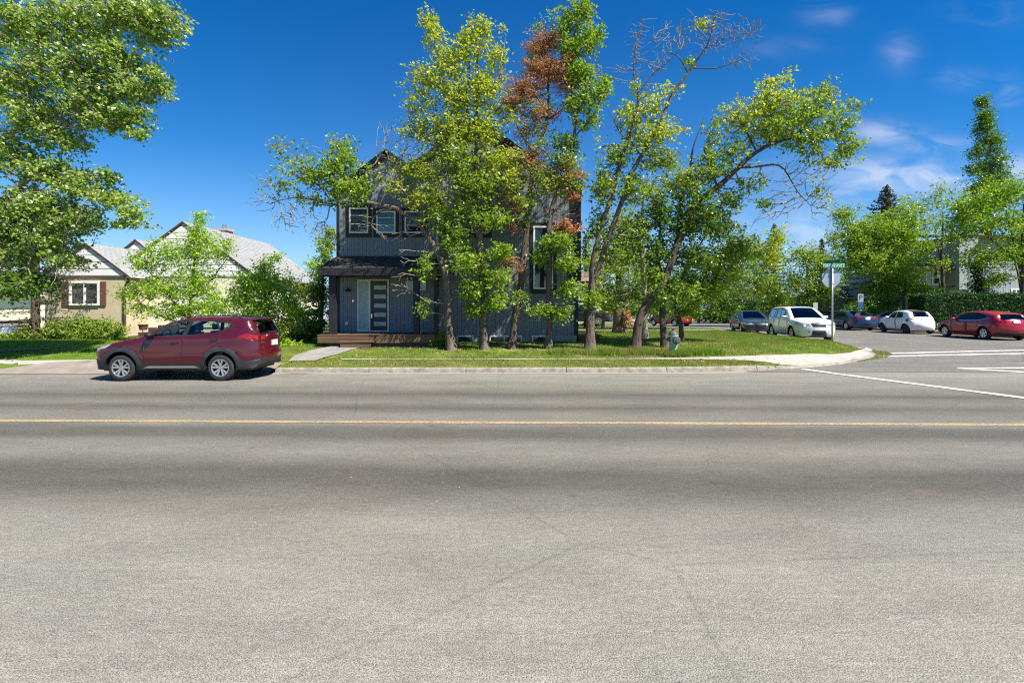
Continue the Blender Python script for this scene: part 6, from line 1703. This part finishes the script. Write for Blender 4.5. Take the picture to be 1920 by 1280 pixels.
simple_house('house', 'far white house glimpsed between trunks', 78, 1150, 1300, 600, 562, 9, 'white_siding', 'shingle_light', 550, wins=((1190, 1205, 570, 580), (1240, 1255, 570, 580)))
simple_house('house', 'small brown bungalow at the end of the side street', 70, 1450, 1500, 600, 560, 9, 'stucco_cream', 'shingle_brown', 545, wins=((1462, 1475, 566, 575),))
simple_house('garage', 'bright cream garage beyond the spruce at the left edge', 33, -160, 70, 620, 549, 7, 'stucco_cream', 'shingle_light', 541)
bpy.data.objects['garage']['category'] = 'garage'

# hedge beside the side street
def hedge(name, label, x0, x1, y0, y1, z0, z1, m, seed, n):
    rng = np.random.default_rng(seed)
    cx, cy = (x0 + x1) / 2, (y0 + y1) / 2
    r = empty(name, (cx, cy, z0), label=label, cat='hedge')
    H, Wd, Dp = z1 - z0, x1 - x0, y1 - y0
    k = rng.uniform(size=n)
    C = np.stack([rng.uniform(-Wd / 2, Wd / 2, n), rng.uniform(-Dp / 2, Dp / 2, n), rng.uniform(0, H, n)], 1)
    f = rng.integers(0, 4, n)
    C[f == 0, 1] = -Dp / 2 + rng.normal(0, .07, (f == 0).sum()); C[f == 1, 2] = H + rng.normal(0, .08, (f == 1).sum()); C[f == 2, 0] = -Wd / 2 + rng.normal(0, .07, (f == 2).sum())
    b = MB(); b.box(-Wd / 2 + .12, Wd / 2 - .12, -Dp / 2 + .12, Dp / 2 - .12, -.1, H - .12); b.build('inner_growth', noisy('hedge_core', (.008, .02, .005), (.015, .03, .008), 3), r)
    leaves_mesh('foliage', C, rng.uniform(.7, 1.3, n) * .13, M[m], r, rng, droop=-.2, asp=.5)
hedge('hedge', 'long clipped dark green hedge behind the red hatchback', X_(1722, 34), X_(2080, 34), 33.4, 34.8, .35, Z_(553.5, 34), 'hedge', 50, 30000)

def back(label, px, yb, D, crown, m, seed, name='shade_tree', bark_='bark_dark', lpa=16, leaf=.18, tr=.12, top=None, cat='tree', sig=.22, base=.3, dens=1.1, asp=.62):
    top = top or (min(c[1] for c in crown) + 25)
    limbs = [[(px, yb, tr), (px + 1, yb - (yb - top) * .3, tr * .85), (px - 1, yb - (yb - top) * .6, tr * .6), (px + 2, top + 10, tr * .25)]]
    rr = random.Random(seed)
    for k in range(4):
        c = crown[rr.randrange(len(crown))]
        y0 = yb - (yb - top) * (.25 + .12 * k)
        limbs.append([(px, y0, tr * .45), ((px + c[0]) / 2, (y0 + c[1]) / 2 - 4, tr * .3), (c[0], c[1], tr * .12)])
    cl = []
    for c in crown:
        cl.append((c[0], c[1], c[2], c[3], c[4], max(8, int(c[5] * dens)), c[6] if len(c) > 6 else m, c[7] if len(c) > 7 else 0))
    return tree(name, label, D, limbs, cl, seed, bark_, far=True, cat=cat, leaf=leaf, lpa=lpa, sig=sig, base=base, dead=bark_, asp=asp)
LB = (LG, 1.0)
back('bright maple street tree above the small white car', 1693, 600, 40, [(1640, 430, 50, 34, 2, 100), (1690, 450, 46, 44, 2, 130), (1620, 480, 56, 44, 2.2, 150, 'leaf_mid'), (1680, 510, 56, 40, 2.2, 160), (1600, 440, 34, 34, 1.6, 70, 'leaf_mid'), (1720, 545, 34, 22, 1.5, 60), (1650, 540, 40, 20, 1.6, 60, 'leaf_dark'), (1580, 400, 20, 24, 1, 30, 'leaf_mid'), (1700, 400, 30, 30, 1.4, 50)], 'leaf_g', 60, dens=1.5)
conifer('spruce_tree', 'brownish spruce peak rising above the maple at the side street', 1662, 48, 348, 170, 61, 'needle_brown', base=.3, ybot=560, dens=.6, nl=.2)
back('airy tree with a dark straight trunk in front of the grey house', 1766, 600, 41, [(1760, 365, 30, 30, 1.4, 50), (1800, 385, 26, 26, 1.2, 36), (1720, 385, 26, 26, 1.2, 30), (1750, 420, 44, 34, 1.8, 80, 'leaf_mid'), (1790, 440, 30, 30, 1.4, 46), (1730, 460, 34, 30, 1.6, 60), (1765, 490, 28, 22, 1.2, 34), (1700, 430, 26, 30, 1.4, 40)], 'leaf_mid', 62, lpa=10, tr=.15, dens=.85)
back('tall narrow poplar standing above the far right trees', 1850, 600, 55, [(1842, 190, 9, 20, .8, 24), (1845, 220, 16, 26, 1.0, 46), (1838, 240, 14, 16, .9, 24), (1856, 262, 22, 28, 1.2, 66), (1832, 285, 16, 16, .8, 24), (1866, 300, 26, 30, 1.4, 76), (1828, 318, 16, 16, .9, 26), (1858, 345, 36, 30, 1.6, 110), (1876, 330, 18, 26, 1.2, 36), (1862, 380, 30, 34, 1.4, 70), (1838, 400, 22, 34, 1.6, 60), (1828, 355, 12, 20, .9, 24)], 'leaf_dark', 63, name='poplar_tree', cat='poplar', tr=.2, leaf=.22, top=185, sig=.26, bark_='bark_pale', dens=1.35)
back('large bright maple at the right edge above the hedge', 1917, 620, 36, [(1830, 380, 44, 34, 2, 110), (1880, 360, 44, 34, 2, 120), (1930, 350, 44, 36, 2, 100), (1820, 430, 40, 34, 2, 110), (1880, 420, 50, 40, 2.2, 150), (1930, 430, 40, 50, 2, 100), (1840, 480, 40, 26, 1.8, 90, 'leaf_mid'), (1900, 480, 40, 30, 1.8, 100), (1865, 520, 34, 20, 1.5, 50, 'leaf_mid'), (1800, 400, 24, 34, 1.4, 50)], 'leaf_g', 64, tr=.18, lpa=15, dens=.72)
back('bushy yellow-green tree beyond the lawn edge with grey bare twigs', 1415, 600, 44, [(1400, 470, 34, 30, 2, 90, 'leaf_mid'), (1440, 480, 34, 34, 2, 110, 'leaf_yg'), (1430, 530, 44, 34, 2.2, 130, 'leaf_mid'), (1390, 545, 36, 30, 2, 60, None), (1455, 450, 20, 26, 1.4, 40, 'leaf_yg'), (1380, 510, 34, 30, 1.8, 70, 'leaf_mid'), (1460, 560, 24, 24, 1.4, 60, 'leaf_mid'), (1400, 575, 40, 16, 1.6, 70, 'leaf_dark')], 'leaf_mid', 65, bark_='bark_grey')
back('green tree behind the white van', 1515, 605, 46, [(1510, 480, 26, 30, 2, 80), (1535, 500, 26, 34, 2, 90), (1505, 530, 34, 30, 2.2, 110), (1545, 545, 34, 30, 2, 110, 'leaf_dark'), (1520, 575, 40, 18, 1.8, 90, 'leaf_dark'), (1560, 500, 20, 30, 1.4, 60, 'leaf_dark'), (1570, 440, 18, 30, 1.4, 40, 'leaf_mid')], 'leaf_mid', 66)
conifer('spruce_tree', 'thin dark spruce tip between the far street trees', 1541, 62, 448, 60, 67, 'needle', base=.1, dens=.5, nl=.24)
conifer('spruce_tree', 'pointed dark spruce behind the yellow-green tree', 1452, 58, 418, 100, 68, 'needle', base=.1, dens=.5, nl=.22)
conifer('spruce_tree', 'dark spruce beside the right corner of the dark house', 1098, 36, 440, 80, 69, 'needle', base=.3, dens=.55, nl=.15)
back('dark shrubby tree under the maple beside the parked cars', 1665, 600, 47, [(1640, 565, 40, 22, 2, 110), (1690, 570, 30, 22, 2, 90), (1600, 580, 24, 12, 1.5, 50), (1720, 575, 24, 20, 1.5, 60)], 'leaf_dark', 70)
back('dark columnar cedar against the grey house wall', 1836, 600, 38, [(1836, 540, 17, 34, 1, 110), (1834, 500, 12, 20, .7, 40)], 'needle', 71, lpa=16, name='cedar_tree', cat='cedar', asp=.4)
back('leafy tree low behind the broken trunk', 1130, 610, 34, [(1120, 500, 30, 34, 1.6, 80, 'leaf_mid'), (1145, 560, 40, 26, 1.8, 100, 'leaf_mid'), (1210, 540, 44, 34, 2, 110, 'leaf_dark'), (1240, 580, 44, 16, 1.8, 90, 'leaf_dark'), (1180, 585, 34, 12, 1.4, 46, 'leaf_mid')], 'leaf_mid', 72)
back('wall of dark green trees closing the end of the lawn', 1310, 605, 58, [(1250, 560, 50, 26, 2.5, 110), (1320, 555, 50, 30, 2.5, 120), (1380, 560, 44, 26, 2.5, 110), (1290, 520, 40, 30, 2.5, 80), (1350, 590, 60, 12, 2, 90)], 'leaf_dark', 73, leaf=.24, sig=.34, dens=1.6)
back('mid green trees standing behind the pale barked tree', 1200, 605, 62, [(1140, 570, 40, 24, 2.5, 110), (1190, 560, 44, 30, 2.5, 130), (1250, 575, 44, 22, 2.5, 110), (1220, 520, 40, 30, 2.5, 90)], 'leaf_mid', 79, leaf=.24, sig=.34, dens=1.4)
back('mid green tree behind the slate sedan', 1395, 605, 66, [(1350, 560, 44, 30, 3, 130), (1410, 555, 50, 34, 3, 150), (1460, 570, 44, 24, 3, 120)], 'leaf_mid', 80, leaf=.26, sig=.36, dens=1.5)
back('distant tree line tree left of the garage', -40, 600, 45, [(-20, 520, 50, 30, 2.5, 90), (60, 540, 50, 22, 2.5, 70), (-90, 530, 50, 30, 2.5, 60)], 'leaf_dark', 74, leaf=.2, sig=.3)
back('tree behind the dark house roof line to the right', 1180, 600, 50, [(1150, 440, 40, 40, 2.5, 90, 'leaf_mid'), (1110, 470, 24, 40, 2, 60, 'leaf_mid'), (1200, 480, 40, 40, 2.5, 90)], 'leaf_mid', 75, leaf=.18, sig=.3)
conifer('spruce_tree', 'far dark spruce beyond the side street end', 1612, 75, 440, 90, 76, 'needle', base=0, dens=.4, nl=.3)
back('low dark trees at the far end of the street behind the van', 1480, 600, 85, [(1420, 570, 60, 20, 3, 80), (1500, 560, 60, 26, 3, 100), (1560, 570, 60, 20, 3, 80)], 'leaf_dark', 77, leaf=.28, sig=.4)
back('dense far trees behind the brown roofed house', 1640, 600, 66, [(1600, 530, 50, 30, 3, 110), (1680, 520, 60, 36, 3, 130), (1740, 540, 50, 26, 3, 100)], 'leaf_dark', 78, leaf=.26, sig=.4)

# left edge bits: brown fence, white bench
fx0, fx1, FD = X_(-80, 25), X_(58, 25), 25.0
t = empty('fence', ((fx0 + fx1) / 2, FD, .5), label='low brown board fence left of the juniper', cat='fence')
w2 = (fx1 - fx0) / 2
b = MB()
for k in range(3): b.box(-w2, w2, -.02, .02, .25 + k * .2, .42 + k * .2)
b.build('boards', M['brown'], t)
for k in range(3):
    b = MB(); b.box(-w2 + .02 + k * (w2 - .07), -w2 + .12 + k * (w2 - .07), .021, .1, -.2, .95); b.build('post', M['brown'], t)
bw = X_(24, 23.2) - X_(-40, 23.2)
t = empty('garden_bench', (X_(-8, 23.2), 23.2, .5), label='white slatted garden bench at the left edge of the lawn', cat='bench')
b = MB()
for k in range(3): b.box(-bw / 2, bw / 2, .2, .225, .32 + k * .13, .42 + k * .13)
b.build('backrest', M['white'], t)
b = MB()
for k in range(3): b.box(-bw / 2, bw / 2, -.2 + k * .13, -.1 + k * .13, .28, .31)
b.build('seat', M['white'], t)
for sx in (-1, 1):
    for yy in (-.18, .2):
        b = MB(); b.box(sx * (bw / 2 - .1) - .03, sx * (bw / 2 - .1) + .03, yy, yy + .045, -.1, .28); b.build('leg', M['white'], t)

# ================================================================== GRASS
def scatter_in(poly, n, rng):
    P_ = np.array(poly); out = []
    lo, hi = P_.min(0), P_.max(0); got = 0
    while got < n:
        q = rng.uniform(lo, hi, (n, 2)); q = q[inpoly(q, poly)]
        out.append(q); got += len(q)
    return np.vstack(out)[:n]
def grass(name, poly, n, h, w, m, seed, zf=lawnz, clump=True, avoid=(), label=None, lean=.35):
    rng = np.random.default_rng(seed)
    q = scatter_in(poly, n, rng)
    for a in avoid: q = q[~inpoly(q, a)]
    n = len(q)
    # patchy height
    ph = .75 + .3 * np.sin(q[:, 0] * 1.7 + 1.3 * np.sin(q[:, 1] * 2.1)) * np.sin(q[:, 1] * 1.9 + q[:, 0] * .6) + rng.normal(0, .2, n)
    hh = h * np.clip(ph, .3, 1.6)
    z = (lawnv(q[:, 0], q[:, 1]) if zf is lawnz else np.array([zf(x, y) for x, y in q])) - .005
    a = rng.uniform(0, 2 * math.pi, n); ww = w * rng.uniform(.6, 1.3, n)
    la = rng.uniform(0, 2 * math.pi, n); ll = np.abs(rng.normal(0, lean, n)) * hh
    V = np.empty((n * 3, 3))
    V[0::3] = np.stack([q[:, 0] - np.cos(a) * ww / 2, q[:, 1] - np.sin(a) * ww / 2, z], 1)
    V[1::3] = np.stack([q[:, 0] + np.cos(a) * ww / 2, q[:, 1] + np.sin(a) * ww / 2, z], 1)
    V[2::3] = np.stack([q[:, 0] + np.cos(la) * ll, q[:, 1] + np.sin(la) * ll, z + hh], 1)
    F = np.arange(n * 3).reshape(-1, 3)
    o = mk(name, V, F, M[m], None, kind='stuff')
    if label: o['label'] = label
    o['category'] = 'grass'
    return o
walk = poly_px([(540, 679), (604, 676.5), (650, 663), (690, 650.5), (622, 648.5), (578, 657), (552, 666)])
side = poly_px([(1380, 676.5), (1400, 668), (1480, 665.5), (1560, 665), (1595, 662), (1618, 656), (1627, 650), (1660, 655), (1640, 670), (1570, 690), (1500, 692), (1466, 684.5), (1440, 680)])
lsw = poly_px([(-200, 678), (40, 677.5), (150, 676), (520, 676), (520, 682), (190, 683.5), (60, 684), (-200, 687)])
drv = [(-16.4, 14.0), (-7.4, 14.0), (-7.4, 15.6), (-13.5, 15.75), (-15.2, 15.6)]
slit = poly_px([(1180, 673.2), (1300, 671.4), (1400, 668), (1400, 676), (1300, 674), (1180, 674.0)])
av = [walk, side, lsw, drv, slit]
for _bx, _by, _r in ((847, 655, .42), (908, 656, .36), (959, 655, .4), (1028, 655, .34), (1106, 655, .46), (1191, 655, .42), (1247, 655, .36), (1279, 643, .3), (1209, 640, .4)):
    _c = G(_bx, _by)
    av.append([(_c[0] + _r * (1 + .3 * math.sin(a * 3 + _bx)) * math.cos(a) - .1, _c[1] + _r * (1 + .3 * math.sin(a * 2 + _bx)) * math.sin(a) + .05) for a in np.linspace(0, 6.0, 12)])
hk = [(wl - .3, 18.1), (X_(820, 18), 18.1), (X_(820, 18), 20), (wr, 20), (wr, 34), (wl - .3, 34)]
near = [(-7.3, 14.8)] + [(x, y + .2) for x, y in KS if x > -7.3 and y < 15.9] + [(x - .24, y + .06) for x, y in KS if 15.9 <= y < 27] + [(13.9, 27), (2.8, 21.2), (2.8, 20.1), (-8.5, 20.1), (-8.5, 15.8), (-7.3, 15.6)]
grass('grass', near, 200000, .065, .011, 'grass', 1, avoid=av + [hk], label='patchy green lawn grass under the row of trees')
strip_ = [(-7.3, 14.8)] + [(x, y + .2) for x, y in KS if x > -7.3 and y < 15.4] + [(8.3, 15.8), (5.5, 15.9), (-7.3, 15.9)]
grass('grass_verge', strip_, 26000, .07, .012, 'grass_dry', 2, avoid=av, label='dry yellowish grass on the verge beside the kerb')
grass('grass_left', [(-30, 14.9), (-16.4, 14.9), (-6, 15.9), (-8.2, 20.5), (-10, 26), (-30, 26)], 170000, .06, .013, 'grass_bright', 3, avoid=av, label='bright mown grass before the bungalow')
grass('grass_back', [(2.9, 20.5), (13.8, 26.5), (14.0, 32), (15, 36), (12, 38), (7, 43), (2.9, 43)], 90000, .09, .022, 'grass', 4, avoid=[[(2.5, 32.2), (13.9, 32.2), (13.9, 33.6), (2.5, 33.6)]], label='rougher lawn grass beyond the tree row')
# weeds at the hydrant, at the kerb and in the gutter at the corner
for i, (px, py, rx, ry, n, h, m) in enumerate([(1268, 668, .5, .25, 1500, .28, 'grass'), (1235, 662, 1.2, .5, 1800, .28, 'grass'), (1160, 664, 1.6, .4, 1500, .30, 'grass'), (1310, 662, .9, .5, 1300, .22, 'grass_bright'), (1095, 664, 1.4, .3, 700, .26, 'grass')]):
    c = G(px, py)
    grass('weeds', [(c[0] + rx * math.cos(t_), c[1] + ry * math.sin(t_)) for t_ in np.linspace(0, 6.28, 14)], n, h, .018, m, 10 + i, lean=.3, label='tall weeds standing in the lawn near the hydrant')
gut = [(x + .05, y - .06) for x, y in KS if y > 17] ; gut2 = [(x + .5 * max(0, 1 - abs(y - 19.5) / 2.6) + .08, y - .25 * max(0, 1 - abs(y - 19) / 2.4) - .06) for x, y in KS if y > 17]
gp = [p for p in gut if p[1] < 22.5] + [p for p in gut2 if p[1] < 22.5][::-1]
grass('gutter_weeds', gp, 2600, .06, .02, 'grass_dry', 30, zf=roadz, label='weeds and dry silt in the gutter round the corner')
# fallen leaves and small stones
rng = np.random.default_rng(5)
q = np.stack([rng.uniform(-6.5, 9, 1500), rng.uniform(14.95, 19.5, 1500)], 1)
C = np.array([(x, y, lawnz(x, y) + .03) for x, y in q])
o = leaves_mesh('fallen_leaves', C, rng.uniform(.04, .09, len(C)), mat('dead_leaf', (.30, .19, .10), .8), None, rng, droop=0, up=2.5)
meta(o, label='brown fallen leaves scattered over the lawn and verge', cat='leaf litter', kind='stuff')
peb = MB(); rr = random.Random(4)
for k in range(170):
    D = rr.uniform(2.6, 9) if k % 3 else rr.uniform(2.5, 4.5); x = rr.uniform(-1.08, 1.08) * D; s = rr.uniform(.003, .008)
    V = [(x + s * math.cos(a) * rr.uniform(.7, 1.3), D + s * math.sin(a) * rr.uniform(.7, 1.2), .0) for a in (0, 1.26, 2.5, 3.77, 5.03)] + [(x, D, s * .9)]
    peb.add(V, [(0, 1, 5), (1, 2, 5), (2, 3, 5), (3, 4, 5), (4, 0, 5)])
peb.build('pebbles', noisy('pebble', (.10, .09, .08), (.5, .47, .42), 30, .8, 0), None, kind='stuff', label='scattered grit and small stones on the asphalt', cat='grit')
# the tree whose shadow crosses the side street
